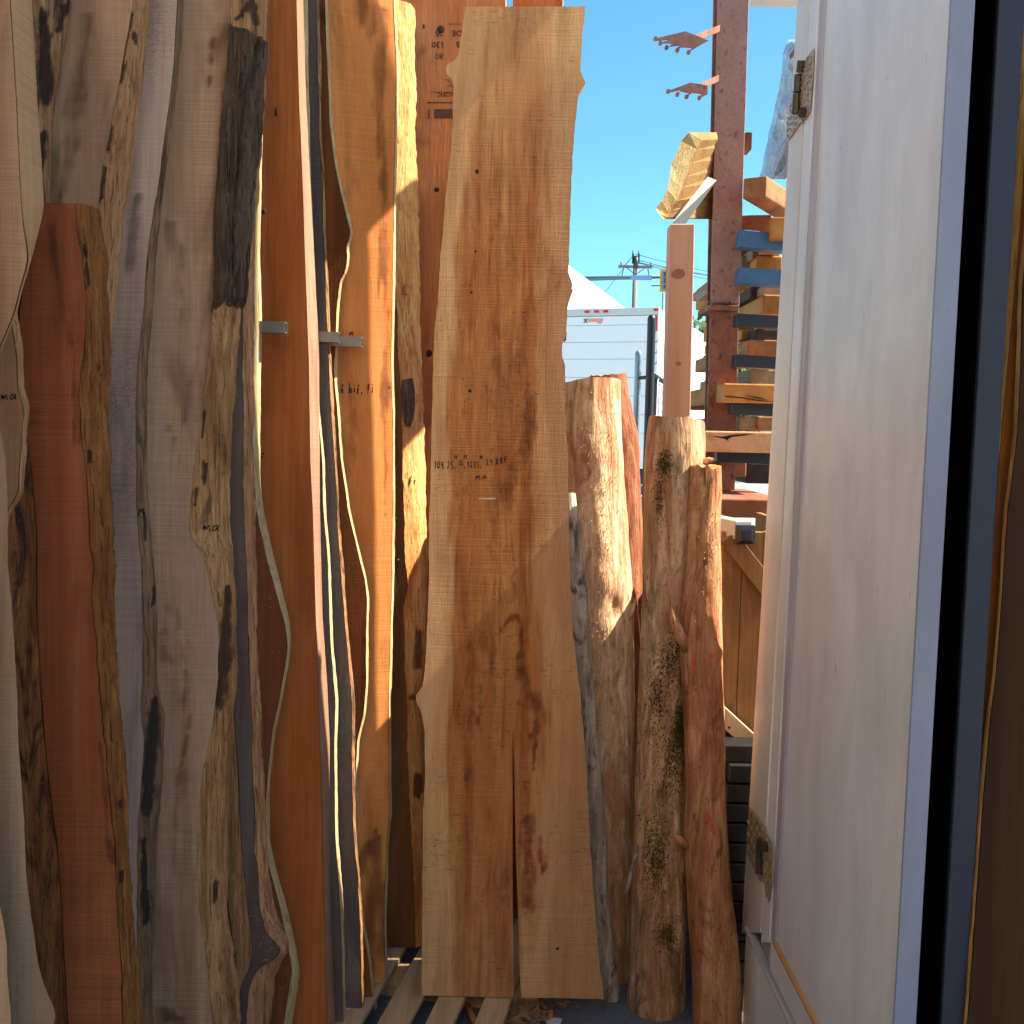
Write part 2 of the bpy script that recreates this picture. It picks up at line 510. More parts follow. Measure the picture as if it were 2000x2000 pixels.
# handwriting: strokes in a unit box, y up
GL = {
 '0': [[(.5, 1), (.15, .8), (.1, .3), (.4, 0), (.8, .15), (.9, .7), (.5, 1)]],
 '1': [[(.5, 1), (.45, 0)]], '9': [[(.8, .85), (.4, 1), (.1, .75), (.35, .5), (.8, .8), (.7, 0)]],
 '.': [[(.4, .02), (.55, .02)]], ',': [[(.5, .1), (.35, -.25)]], "'": [[(.4, 1), (.3, .7)]],
 '7': [[(.1, .95), (.85, 1), (.4, 0)]], '5': [[(.85, 1), (.3, .95), (.25, .55), (.75, .45), (.7, .05), (.2, 0)]],
 '2': [[(.15, .75), (.45, 1), (.8, .75), (.15, .02), (.95, .1)]], '6': [[(.7, 1), (.2, .5), (.25, .05), (.7, .05), (.7, .4), (.25, .4)]],
 '4': [[(.2, 1), (.1, .5), (.9, .5)], [(.7, .9), (.65, 0)]],
 '8': [[(.8, .85), (.4, 1), (.2, .75), (.75, .3), (.5, 0), (.15, .2), (.8, .85)]],
 'B': [[(.2, 0), (.25, 1), (.75, .8), (.3, .55), (.85, .3), (.2, 0)]], 'F': [[(.3, 0), (.25, 1), (.95, 1)], [(.25, .55), (.8, .6)]],
 'M': [[(.05, 0), (.2, .95), (.45, .3), (.75, 1), (.9, 0)]], 'A': [[(.05, 0), (.5, 1), (.95, 0)], [(.25, .4), (.8, .4)]],
 'm': [[(.0, .7), (.05, 0), (.25, .7), (.4, .1), (.65, .75), (.85, .05)]],
 'a': [[(.85, .65), (.4, .75), (.1, .35), (.35, .0), (.8, .5), (.85, .65), (.85, .15), (1.05, .05)]],
 'b': [[(.2, 1.1), (.2, 0), (.8, .1), (.75, .5), (.2, .45)]], 'i': [[(.5, .6), (.5, 0)], [(.5, .85), (.52, .95)]],
 'f': [[(.9, 1.05), (.5, 1), (.45, -.1)], [(.2, .5), (.85, .5)]], '"': [[(.3, 1.75), (.15, 1.2)], [(.85, 1.75), (.7, 1.2)]],
 '-': [[(.1, .5), (.9, .55)]], ' ': [],
}
def write(S, txt, px, py, h, w=None, adv=1.15, rot=0.0, thick=2.4, m=INK, name='marker_writing', slant=0.1, objs=None, scales=None):
    """a hand-written line laid on whatever surface of S lies there"""
    tree = bvh_of(objs or S['parts'])
    w = w or h * 0.62
    V, F = [], []
    cr, sr = math.cos(rot), math.sin(rot)
    rn = random.Random(len(txt) * 31 + int(px))
    def P(x, y):
        X = px + x * cr + y * sr; Y = py + x * sr - y * cr
        d = ray(X, Y)
        hit = tree.ray_cast(CAM, d.normalized())
        if hit[0] is None: return None
        return hit[0] - d.normalized() * 0.0022
    x0 = 0.0
    for ci, ch in enumerate(txt):
        sc = 1 + rn.uniform(-.08, .08)
        dy = rn.uniform(-.06, .06) * h
        for st in GL.get(ch, []):
            pts = []
            for (a, b), (c, d) in zip(st[:-1], st[1:]):
                for q in range(4):
                    f = q / 4.0; pts.append((a + (c - a) * f, b + (d - b) * f))
            pts.append(st[-1])
            if len(pts) > 6:
                pts = [pts[0]] + [tuple((np.array(pts[i - 1]) + np.array(pts[i]) * 2 + np.array(pts[i + 1])) / 4) for i in range(1, len(pts) - 1)] + [pts[-1]]
            wp = [(x0 + (a + slant * b) * w * sc, dy + b * h * sc) for a, b in pts]
            prev = None
            for i, (x, y) in enumerate(wp):
                a = wp[max(i - 1, 0)]; b = wp[min(i + 1, len(wp) - 1)]
                tx, ty = b[0] - a[0], b[1] - a[1]; l = math.hypot(tx, ty) + 1e-6
                th = thick * 0.5 * (0.8 + 0.35 * math.sin(i * 1.3 + ci))
                p1, p2 = P(x - ty / l * th, y + tx / l * th), P(x + ty / l * th, y - tx / l * th)
                if p1 is None or p2 is None: prev = None; continue
                n = len(V); V += [tuple(p1), tuple(p2)]
                if prev is not None: F.append((prev, prev + 1, n + 1, n))
                prev = n
        x0 += w * adv * (0.45 if ch in '.,\'' else (0.0 if ch == '"' else 1.0)) * (0.85 if ch in '1i' else 1)
    if F:
        mesh_obj(name, V, F, m, S['root'], S['base'])['kind'] = 'stuff'

def lay(S, polys, name, m, objs=None, lift=0.002):
    """flat ink or paint patches (pixel polygons) laid on the surface of S"""
    tree = bvh_of(objs or S['parts'])
    for poly in polys:
        V, F, ids = [], [], []
        for X, Y in poly:
            d = ray(X, Y).normalized(); hit = tree.ray_cast(CAM, d)
            if hit[0] is None: break
            ids.append(len(V)); V.append(tuple(hit[0] - d * lift))
        if len(ids) == len(poly): F.append(tuple(ids))
        if F: mesh_obj(name, V, F, m, S['root'], S['base'], smooth=False)

# ------------------------------------------------------------------ ground
def sheet(name, x0, y0, x1, y1, z, m, kind='structure', nx=2, ny=2):
    xs, ys = np.linspace(x0, x1, nx), np.linspace(y0, y1, ny)
    V = [(x, y, z) for y in ys for x in xs]
    o = mesh_obj(name, V, grid_faces(ny, nx), m, smooth=False)
    return tag(o, kind=kind)

def ground_mat(name, c1, c2, c3, seed=0):
    t = NT(name)
    a = t.noise(t.vec((1.6, 1.6, 1.6), (seed, 0, 0)), 1, 5, 0.6, 0.5)
    b = t.noise(t.vec((60, 60, 60)), 1, 4, 0.65)
    d = t.noise(t.vec((7, 7, 7), (0, seed, 2)), 1, 5, 0.65, 0.8)
    c = t.mix(t.step(a, 0.35, 0.65), lin(c1), lin(c2))
    c = t.mix(t.math('MULTIPLY', t.step(d, 0.5, 0.7), 0.7), c, lin(c3))
    c = t.mix(0.6, c, t.ramp(b, ((0.25, (0.6, 0.6, 0.6)), (0.75, (1.3, 1.3, 1.3)))), 'MULTIPLY')
    return t.done(c, 0.85, b, 0.4, 0.004, spec=0.3)
sheet('ground', -900, -900, 900, 900, -0.004, ground_mat('yard_asphalt', (160, 156, 150), (146, 142, 136), (120, 114, 106), 3))
sheet('concrete_floor', -4, -3.5, 2.6, 6.2, 0.0, ground_mat('concrete', (112, 116, 124), (96, 98, 104), (86, 76, 66), 1))

# ------------------------------------------------------------------ the slabs on the left, nearest first
W_GREY = wood('weathered_maple', (186, 152, 122), (146, 114, 88), (104, 72, 50), 1, stain_amt=0.55, saw=0.35, mould=0.5)
W_GREY2 = wood('weathered_maple_brown', (216, 166, 126), (178, 126, 92), (100, 64, 40), 2, stain_amt=0.7, saw=0.4, grey=(196, 154, 126))
W_GREY3 = wood('weathered_maple_cool', (226, 188, 164), (190, 154, 132), (110, 94, 84), 3, stain_amt=0.4, saw=0.4, mould=0.4)
W_GREY4 = wood('weathered_maple_streaked', (212, 164, 126), (168, 120, 88), (104, 56, 32), 4, stain_amt=0.75, saw=0.45, grey=(204, 164, 134), grain=0.4)
W_DARKGREY = wood('dark_grey_maple', (128, 108, 96), (100, 84, 74), (70, 58, 50), 5, stain_amt=0.5, saw=0.45)
W_RED = wood('rough_sawn_redwood', (186, 106, 64), (152, 78, 44), (100, 50, 32), 6, stain_amt=0.45, saw=0.55, grain=0.45)
W_FIR = wood('orange_fir', (206, 118, 58), (176, 90, 42), (136, 60, 30), 7, stain_amt=0.45, saw=0.15, cathedral=0.35, grain=0.3)
W_FIRDARK = wood('dark_red_fir', (156, 86, 54), (118, 58, 36), (80, 38, 26), 8, stain_amt=0.6, saw=0.35, cathedral=0.3)
W_MOTTLE = wood('mottled_cedar', (146, 82, 36), (98, 48, 22), (48, 22, 12), 9, stain_amt=0.95, saw=0.35)
W_HONEY = wood('honey_maple', (228, 148, 80), (212, 126, 62), (112, 62, 32), 10, stain_amt=0.5, saw=0.3, grain=0.25)
W_HONEY2 = wood('honey_maple_dark', (150, 104, 62), (112, 74, 44), (80, 52, 32), 11, stain_amt=0.5, saw=0.4)
W_PALE = wood('pale_split_maple', (214, 164, 124), (180, 126, 90), (124, 80, 50), 12, stain_amt=0.3, saw=0.1)
W_PRINT = wood('printed_fir', (212, 138, 86), (188, 112, 66), (140, 74, 44), 13, stain_amt=0.4, saw=0.1, cathedral=0.25)
W_SAWNEDGE = wood('pink_sawn_edge', (172, 132, 106), (146, 104, 82), (120, 74, 60), 14, stain_amt=0.4, saw=0.4)
W_TANEDGE = wood('tan_sawn_edge', (196, 146, 102), (180, 130, 88), (160, 112, 74), 15, stain_amt=0.2, saw=0.45, grain=0.2)

E_TAN = edge('tan_live_edge', (216, 160, 112), (176, 120, 80), (70, 48, 38), 1, 0.7)
E_DARK = edge('mouldy_live_edge', (196, 144, 98), (146, 100, 66), (40, 30, 28), 2, 0.9, lo=0.44, hi=0.54)
E_GOLD = edge('golden_live_edge', (222, 166, 112), (180, 124, 80), (62, 44, 34), 3, 0.75, lo=0.5, hi=0.62, red=(138, 92, 52))
E_ORANGE = edge('orange_live_edge', (168, 106, 52), (124, 70, 32), (50, 28, 18), 4, 0.8, lo=0.5)
E_PALE = edge('pale_live_edge', (232, 206, 158), (204, 168, 116), (86, 62, 42), 5, 0.4, streak=0.5)
E_BARKY = edge('chewed_bark_edge', (188, 118, 66), (132, 70, 34), (46, 24, 16), 6, 0.95, lo=0.44, hi=0.6)
E_GREY = edge('grey_live_edge', (166, 126, 92), (122, 88, 62), (44, 36, 34), 7, 0.9, lo=0.46)
E_FLAME = edge('flamed_live_edge', (250, 210, 142), (234, 164, 92), (116, 72, 48), 8, 0.55, lo=0.54, hi=0.64, streak=0.5, red=(208, 124, 64))
BARK = edge('furrowed_bark', (128, 104, 84), (88, 68, 54), (26, 20, 17), 9, 0.7, bump=1.0)

ZB = 0.09
G = 'slabs stood along the left side'
S = {}
F0 = [(-160, -100), (-150, 1000), (-60, 1500), (-20, 1700), (0, 1770), (8, 1820), (13, 1850), (12, 1900), (22, 2000), (30, 2200), (30, 2900)]
S['f0'] = slab('grey plank with a wavy edge showing only in the bottom left corner', 'slab', 1.36, .03, .04, .0, 2.5,
    F0, [(a - 2, b) for a, b in F0],
    face=W_GREY, seed=1, width=.4)
F1 = [(-200, -100), (-90, 500), (-40, 760), (0, 829), (11, 904), (14, 997), (16, 1100), (27, 1240), (33, 1400), (40, 1500), (47, 1586), (51, 1695), (62, 1790), (75, 1880), (88, 1935), (109, 1972), (112, 1990), (96, 2010), (100, 2200), (100, 2900)]
S['f1'] = slab('weathered grey plank with a flared foot at the far left', 'slab', 1.46, .03, .045, .0, 2.3,
    F1, [(a - 2, b) for a, b in F1],
    face=W_GREY, seed=2, width=.4)
S['s1'] = slab('grey plank with a pale smooth sawn edge at the top left', 'slab', 1.56, .03, .075, .0, 2.75,
    [(12, -400), (19, 0), (31, 190), (36, 300), (40, 390), (46, 450), (56, 506), (39, 562), (28, 610), (23, 622), (0, 675), (-25, 740), (-80, 1000), (-90, 2900)],
    [(52, -400), (60, 0), (70, 190), (78, 300), (84, 390), (84, 405), (76, 440), (60, 508), (42, 562), (31, 610), (26, 622), (3, 675), (-20, 740), (-70, 1000), (-80, 2900)],
    face=W_GREY2, edge_m=W_TANEDGE, seed=3, width=.4, rough=.001, bulge=.02, edge_name='sawn_edge')
S['s2'] = slab('pale split sapwood strip marked ma beside the red brown slab', 'slab', 1.66, .03, .03, .0, 2.2,
    [(-40, 300), (0, 540), (15, 600), (22, 650), (30, 700), (31, 760), (43, 790), (42, 830), (38, 880), (34, 975), (18, 985), (4, 1010), (-10, 1100), (-30, 1300), (-30, 2900)],
    [(-36, 300), (4, 540), (19, 600), (26, 650), (34, 700), (35, 760), (46, 790), (45, 830), (41, 880), (37, 975), (21, 985), (7, 1010), (-6, 1100), (-26, 1300), (-26, 2900)],
    face=W_PALE, edge_m=E_TAN, seed=4, width=.3, rough=.006)
S['b4'] = slab('short red brown slab with chewed orange bark edges and a flat sawn top', 'slab', 1.80, .03, .07, .0, float(on_plane(140, 390, 1.80, 0).z),
    [(150, 380), (150, 435), (160, 500), (165, 560), (166, 650), (152, 750), (155, 860), (161, 880), (169, 960), (172, 1060), (179, 1100), (186, 1250), (199, 1400), (214, 1560), (224, 1720), (230, 1830), (239, 2000), (250, 2300), (250, 3000)],
    [(176, 380), (186, 405), (200, 450), (205, 510), (208, 600), (215, 690), (213, 800), (214, 900), (217, 1000), (219, 1090), (222, 1186), (225, 1250), (231, 1340), (245, 1528), (248, 1590), (256, 1710), (264, 1866), (267, 2000), (275, 2300), (275, 3000)],
    [(88, 380), (72, 450), (59, 510), (46, 560), (38, 600), (38, 680), (42, 760), (47, 800), (60, 900), (68, 980), (73, 1050), (73, 1200), (78, 1300), (90, 1470), (105, 1600), (112, 1640), (120, 1750), (124, 1830), (134, 2000), (150, 2300), (150, 3000)],
    [(84, 380), (50, 500), (20, 600), (8, 700), (8, 800), (14, 900), (18, 1000), (22, 1100), (26, 1250), (30, 1400), (40, 1600), (50, 1750), (68, 1900), (84, 2000), (90, 2300), (90, 3000)],
    face=W_RED, edge_m=E_ORANGE, ledge=E_BARKY, seed=5, edge_stains=[[(190, 715, 4), (196, 735, 3)], [(174, 885, 5), (178, 905, 5)], [(165, 480, 3), (172, 560, 3)], [(232, 1560, 4), (236, 1580, 4)], [(240, 1700, 2), (236, 1720, 3)]], stains=[[(103, 440, 8), (116, 560, 8), (130, 640, 6), (142, 690, 5), (148, 780, 5), (156, 870, 7)], [(195, 1450, 4), (205, 1560, 5), (216, 1680, 4)]], rough=.009, bulge=.3)
S['b2'] = slab('slab with a tan edge blotched black with mould at the top left', 'slab', 1.97, .03, .07, .0, 2.85,
    [(60, -300), (62, 0), (66, 150), (70, 250), (74, 390), (70, 900), (60, 3000)],
    [(162, -300), (140, 0), (118, 130), (102, 250), (92, 390), (90, 900), (80, 3000)],
    face=W_GREY, edge_m=E_DARK, seed=6, edge_stains=[[(128, 10, 7), (112, 60, 5)], [(84, 20, 6), (88, 100, 12), (92, 160, 15), (88, 195, 10)], [(84, 260, 6), (82, 330, 5)]], rough=.004)
S['b3'] = slab('wide brown grey slab with a yellow tan live edge behind the short red slab', 'slab', 2.09, .03, .06, .0, 2.85,
    [(300, -300), (261, 0), (228, 190), (199, 330), (190, 400), (185, 470), (178, 600), (170, 900), (170, 3000)],
    [(330, -300), (292, 0), (273, 190), (264, 270), (248, 380), (239, 450), (228, 560), (214, 700), (209, 850), (206, 1000), (230, 1500), (240, 3000)],
    face=W_GREY2, edge_m=E_TAN, seed=7, edge_stains=[[(258, 20, 2), (246, 90, 4), (234, 160, 4)], [(216, 250, 6), (210, 290, 6)], [(202, 330, 5), (195, 385, 7)], [(262, 70, 4), (266, 90, 3)]], stains=[[(170, 40, 12), (150, 180, 14), (128, 330, 14), (116, 400, 10)]], width=.5, rough=.005)
S['b5'] = slab('narrow blue grey slab with a thin tan edge marked M', 'slab', 2.21, .035, .055, .0, 2.85,
    [(372, -300), (346, 0), (339, 130), (326, 230), (314, 330), (301, 410), (286, 500), (280, 600), (270, 700), (265, 790), (264, 900), (267, 1000), (275, 1100), (278, 1250), (276, 1330), (273, 1380), (281, 1440), (276, 1530), (269, 1600), (267, 1680), (267, 1750), (269, 1950), (272, 2600)],
    [(377, -300), (352, 0), (346, 130), (329, 250), (319, 330), (311, 390), (302, 480), (298, 560), (289, 650), (285, 740), (286, 840), (287, 920), (292, 1020), (293, 1050), (303, 1160), (307, 1230), (307, 1300), (312, 1360), (322, 1400), (318, 1500), (310, 1600), (300, 1700), (298, 1800), (296, 2000), (296, 2600)],
    face=W_GREY3, edge_m=E_GREY, seed=8, edge_stains=[[(304, 1370, 8), (298, 1430, 12), (290, 1500, 12), (284, 1580, 10)], [(304, 1150, 3), (300, 1180, 4)], [(282, 1000, 3), (284, 1050, 4)], [(280, 1640, 5), (284, 1800, 5)]], stains=[[(270, 380, 6), (258, 500, 8), (247, 620, 5)]], width=.35, rough=.005)
S['b6'] = slab('grey slab with a broad golden edge, black furrowed bark at its top', 'slab', 2.35, .04, .085, .0, 2.95,
    [(470, -300), (450, 0), (444, 130), (432, 220), (424, 330), (416, 430), (418, 530), (416, 600), (407, 680), (397, 760), (387, 850), (377, 920), (371, 1000), (370, 1040), (385, 1070), (404, 1100), (413, 1160), (427, 1230), (427, 1260), (422, 1340), (416, 1420), (407, 1460), (397, 1510), (388, 1570), (385, 1640), (385, 1690), (388, 1780), (397, 1830), (407, 1930), (413, 1990), (420, 2600)],
    [(538, -300), (520, 0), (515, 60), (509, 200), (497, 320), (484, 400), (482, 460), (474, 560), (471, 610), (463, 680), (457, 780), (450, 880), (447, 970), (449, 1040), (460, 1150), (463, 1250), (462, 1330), (456, 1380), (450, 1430), (447, 1560), (444, 1640), (442, 1700), (443, 1800), (456, 1850), (466, 1920), (470, 2000), (480, 2600)],
    face=W_GREY4, edge_m=E_GOLD, seed=9, edge_stains=[[(446, 1150, 4), (442, 1220, 10), (438, 1280, 14), (432, 1345, 13), (428, 1375, 9)], [(384, 958, 6), (378, 985, 4)], [(402, 905, 4), (398, 940, 5)], [(400, 800, 2), (396, 850, 3)], [(440, 60, 0.5), (490, 5, 8), (500, 40, 8)], [(422, 1720, 4), (418, 1760, 6)]], stains=[[(322, 410, 5), (335, 450, 8), (345, 500, 9), (352, 560, 8), (350, 600, 5), (356, 680, 4), (362, 740, 4), (365, 800, 5), (364, 840, 3)], [(318, 790, 3), (322, 830, 3)], [(340, 860, 7), (342, 895, 6)], [(330, 1180, 10), (350, 1230, 8)], [(316, 1255, 12), (325, 1290, 10)], [(367, 1310, 4), (362, 1400, 4), (352, 1500, 5), (346, 1600, 6), (336, 1680, 6), (322, 1750, 8), (318, 1850, 9)], [(320, 1985, 16), (350, 1995, 12)], [(410, 60, 3), (416, 90, 3), (404, 180, 3)]], width=.45, rough=.007, bulge=.3)
S['b7'] = slab('thin grey slab ending low in a hooked branch stub over golden burls', 'slab', 2.50, .04, .06, .0, 2.95,
    [(510, -300), (500, 0), (490, 300), (478, 450), (473, 600), (475, 850), (475, 1000), (477, 1050), (483, 1200), (488, 1400), (492, 1500), (494, 1560), (497, 1650), (503, 1700), (509, 1790), (522, 1828), (544, 1845), (551, 1858), (535, 1874), (510, 1886), (497, 1900), (485, 1930), (480, 2000), (480, 2600)],
    [(528, -300), (520, 0), (512, 200), (505, 320), (497, 450), (493, 600), (493, 800), (494, 950), (497, 1000), (500, 1250), (509, 1400), (514, 1560), (517, 1640), (522, 1700), (542, 1790), (560, 1840), (563, 1856), (545, 1882), (536, 1900), (534, 1950), (528, 2000), (528, 2600)],
    [(440, -300), (445, 600), (450, 1300), (458, 1400), (466, 1500), (472, 1650), (478, 1700), (484, 1780), (492, 1830), (494, 1860), (488, 1890), (470, 1930), (468, 2000), (468, 2600)],
    [(425, -300), (430, 600), (435, 1300), (440, 1500), (444, 1640), (445, 1700), (448, 1780), (455, 1830), (464, 1870), (466, 1900), (460, 1930), (456, 2000), (456, 2600)],
    face=W_DARKGREY, edge_m=E_TAN, ledge=E_GOLD, seed=10, rough=.008, bulge=.3)
S['b8'] = slab('dark red slab with a pale rim that bows out in a loop', 'slab', 2.62, .05, .045, .03, 2.95,
    [(515, -300), (508, 0), (500, 300), (496, 500), (495, 600), (491, 750), (492, 850), (496, 950), (500, 1000), (520, 1090), (545, 1180), (556, 1220), (561, 1260), (556, 1300), (543, 1370), (530, 1430), (521, 1520), (518, 1560), (516, 1640), (524, 1690), (545, 1770), (558, 1830), (570, 1890), (568, 1910), (560, 1960), (553, 2000), (540, 2300)],
    [(524, -300), (518, 0), (511, 300), (507, 500), (510, 600), (508, 750), (507, 850), (508, 950), (514, 1000), (534, 1090), (557, 1180), (566, 1220), (567, 1260), (562, 1300), (550, 1370), (537, 1430), (527, 1520), (525, 1560), (526, 1640), (537, 1690), (559, 1770), (573, 1830), (585, 1890), (584, 1910), (576, 1960), (569, 2000), (556, 2300)],
    face=W_FIRDARK, edge_m=E_PALE, seed=11, width=.4, rough=.002, bulge=.08)
S['b9'] = slab('tall straight orange fir slab with a pinkish sawn edge', 'slab', 2.74, .06, .06, .05, 3.0,
    [(575, -300), (578, 0), (583, 200), (590, 350), (594, 480), (602, 700), (605, 900), (610, 1000), (616, 1200), (621, 1320), (623, 1450), (626, 1500), (631, 1750), (634, 1850), (638, 2000), (646, 2300)],
    [(588, -300), (591, 0), (597, 200), (607, 400), (613, 500), (622, 690), (623, 850), (624, 1000), (629, 1200), (639, 1350), (643, 1450), (643, 1550), (643, 1700), (647, 1850), (654, 2000), (664, 2300)],
    face=W_FIR, edge_m=W_SAWNEDGE, seed=12, width=.42, rough=.001, bulge=.02, edge_name='sawn_edge')
S['b10'] = slab('slim dark grey slab with a thin pale wavy rim', 'slab', 2.84, .07, .03, .05, 3.0,
    [(585, -300), (588, 0), (593, 200), (600, 330), (606, 430), (612, 600), (618, 780), (629, 900), (631, 1000), (640, 1100), (644, 1250), (655, 1370), (652, 1450), (652, 1500), (655, 1640), (663, 1760), (667, 1870), (668, 1950), (670, 2000), (676, 2300)],
    [(597, -300), (600, 0), (603, 200), (606, 330), (610, 430), (615, 600), (621, 780), (633, 900), (635, 1000), (645, 1100), (649, 1250), (660, 1370), (657, 1450), (657, 1500), (660, 1640), (669, 1760), (672, 1870), (673, 1950), (675, 2000), (681, 2300)],
    face=W_DARKGREY, edge_m=E_PALE, seed=13, width=.3, rough=.002, bulge=.1)
S['b11'] = slab('dark grey slab with a black bark edge beside the mottled cedar slab', 'slab', 2.91, .07, .035, .05, 3.0,
    [(615, -300), (617, 0), (620, 130), (622, 250), (629, 350), (631, 480), (636, 580), (641, 700), (644, 780), (650, 870), (652, 900), (657, 1000), (667, 1150), (673, 1220), (683, 1330), (687, 1380), (686, 1480), (688, 1600), (692, 1660), (699, 1720), (698, 1740), (703, 1800), (704, 1850), (705, 1950), (707, 2000), (710, 2300)],
    [(619, -300), (621, 0), (624, 130), (626, 250), (632, 350), (634, 480), (640, 580), (645, 700), (649, 780), (654, 870), (656, 900), (660, 1000), (671, 1150), (677, 1220), (687, 1330), (691, 1380), (690, 1480), (692, 1600), (696, 1660), (702, 1720), (701, 1740), (706, 1800), (707, 1850), (708, 1950), (710, 2000), (713, 2300)],
    face=W_DARKGREY, edge_m=E_DARK, seed=14, width=.35, rough=.003)
S['b12'] = slab('mottled dark cedar slab with a bright ragged wavy rim', 'slab', 2.98, .08, .045, .05, 3.05,
    [(632, -300), (634, 0), (638, 130), (644, 250), (656, 340), (678, 430), (685, 457), (675, 480), (678, 500), (674, 530), (662, 548), (657, 600), (654, 690), (651, 710), (653, 750), (660, 830), (665, 900), (675, 970), (679, 1000), (696, 1070), (711, 1130), (717, 1170), (714, 1230), (714, 1290), (714, 1330), (710, 1390), (698, 1440), (694, 1500), (692, 1560), (692, 1640), (697, 1720), (705, 1800), (716, 1860), (724, 1930), (732, 1970), (736, 2200)],
    [(635, -300), (637, 0), (641, 130), (647, 250), (659, 340), (681, 430), (687, 457), (679, 480), (681, 500), (677, 530), (665, 550), (659, 600), (656, 690), (656, 710), (657, 750), (663, 830), (668, 900), (677, 970), (681, 1000), (698, 1070), (713, 1130), (719, 1170), (717, 1230), (717, 1290), (716, 1330), (712, 1390), (700, 1440), (696, 1500), (694, 1560), (694, 1640), (700, 1720), (708, 1800), (719, 1860), (727, 1930), (735, 1970), (739, 2200)],
    face=W_MOTTLE, edge_m=E_PALE, seed=15, width=.35, rough=.003)
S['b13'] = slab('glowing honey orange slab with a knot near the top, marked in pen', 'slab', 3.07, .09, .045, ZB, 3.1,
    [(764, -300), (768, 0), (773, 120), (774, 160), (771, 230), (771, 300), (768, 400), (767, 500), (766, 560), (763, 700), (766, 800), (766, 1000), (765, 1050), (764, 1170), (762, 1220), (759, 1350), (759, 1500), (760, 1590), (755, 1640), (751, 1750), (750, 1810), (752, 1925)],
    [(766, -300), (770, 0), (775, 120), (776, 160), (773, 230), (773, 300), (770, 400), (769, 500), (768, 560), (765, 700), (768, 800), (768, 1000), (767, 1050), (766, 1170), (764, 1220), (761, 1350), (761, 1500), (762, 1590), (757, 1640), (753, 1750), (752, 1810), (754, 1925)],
    face=W_HONEY, edge_m=E_PALE, seed=16, stains=[[(748, 20, 10), (742, 110, 14), (738, 190, 10), (748, 300, 9), (752, 420, 8), (748, 520, 7), (752, 620, 5), (752, 720, 5), (750, 860, 5), (752, 1000, 4)], [(690, -30, 22), (720, 30, 26), (740, 60, 20)], [(700, 1690, 18), (735, 1640, 8), (730, 1800, 26), (710, 1900, 30)]], width=.25, yaw=21, rough=.002)  # dark top and foot are shade put into the colour; long band is stain
S['b14'] = slab('brown slab whose broad peeled edge catches the sun beside the tall centre slab', 'slab', 3.28, .09, .085, ZB, 3.15,
    [(772, -300), (771, 0), (772, 100), (774, 180), (771, 300), (769, 400), (770, 500), (776, 640), (781, 750), (784, 830), (786, 900), (786, 950), (789, 1000), (789, 1080), (797, 1150), (787, 1190), (790, 1250), (790, 1320), (794, 1360), (794, 1450), (797, 1500), (799, 1550), (806, 1700), (809, 1800), (812, 1900)],
    [(808, -300), (810, 0), (811, 200), (812, 300), (815, 400), (819, 500), (823, 650), (828, 800), (830, 900), (832, 1000), (836, 1060), (836, 1180), (831, 1300), (824, 1350), (811, 1365), (825, 1382), (829, 1450), (832, 1500), (838, 1600), (836, 1900)],
    face=W_HONEY2, edge_m=E_FLAME, seed=17, edge_stains=[[(820, 1230, 6), (815, 1300, 8)], [(806, 1362, 8), (826, 1366, 5)], [(815, 1520, 8), (818, 1545, 8)]], width=.35, rough=.007, bulge=.35)
S['b15'] = slab('reddish board with upside down printed grade stamps behind the centre slab', 'board', 3.52, .09, .04, ZB, 3.5,
    [(985, -300), (986, 0), (990, 600), (990, 1900)], face=W_PRINT, edge_m=W_TANEDGE, seed=18, width=.37, rough=.0005, bulge=.02, edge_name='sawn_edge')
S['b16'] = slab('orange board whose top peeks above the centre slab', 'board', 3.56, .09, .04, ZB, 3.5,
    [(1099, -300), (1098, 0), (1080, 600), (1080, 1900)], face=W_FIR, edge_m=W_TANEDGE, seed=19, width=.17, rough=.0005, bulge=.02, edge_name='sawn_edge')

# furrowed bark left on the top of one live edge
def bark_patch(s, y0, y1, m, seed, amp=.026):
    zs_, yb, k, t = s['zs'], s['yb'], s['k'], s['t']
    zt_, zb_ = on_plane(470, y0, yb, k).z, on_plane(450, y1, yb, k).z
    n = int((zt_ - zb_) / .0035); z = np.linspace(zb_, zt_, n); c = 44
    xf, xb = np.interp(z, zs_, s['xfr']), np.interp(z, zs_, s['xbr'])
    q = np.linspace(-0.06, 1.0, c)[None, :]
    Z = np.repeat(z[:, None], c, 1)
    X = xf[:, None] * (1 - q) + xb[:, None] * q
    Y = (yb + k * z)[:, None] + t * q
    e = np.minimum((z - zb_) / .05, 1) * np.minimum((zt_ - z) / .02, 1)
    rag = np.clip(e[:, None] * 1.7 + fbm(X * 60, Z * 12, seed) * .9 - .25, 0, 1)
    pr = np.clip(np.sin(np.pi * np.clip(q + .06, 0, 1.03) / 1.06), 0, 1) ** .35
    fur = 1 - np.clip((ridge(q * 4.2 + .25 * fbm(q * 2, Z * 9, seed + 5), Z * 4.5, seed, 2) - .60) / .22, 0, 1)
    plate = fbm(q * 9, Z * 26, seed + 8, 4)
    off = .001 + rag * .009 + rag * pr * (.011 + amp * fur * (.8 + .5 * plate) + .008 * plate)
    V = np.stack([X + off * .75, Y - off * .75, Z], -1).reshape(-1, 3)
    return mesh_obj('bark', V, grid_faces(n, c), m, s['root'], s['base'])
bark_patch(S['b6'], 48, 612, BARK, 71)

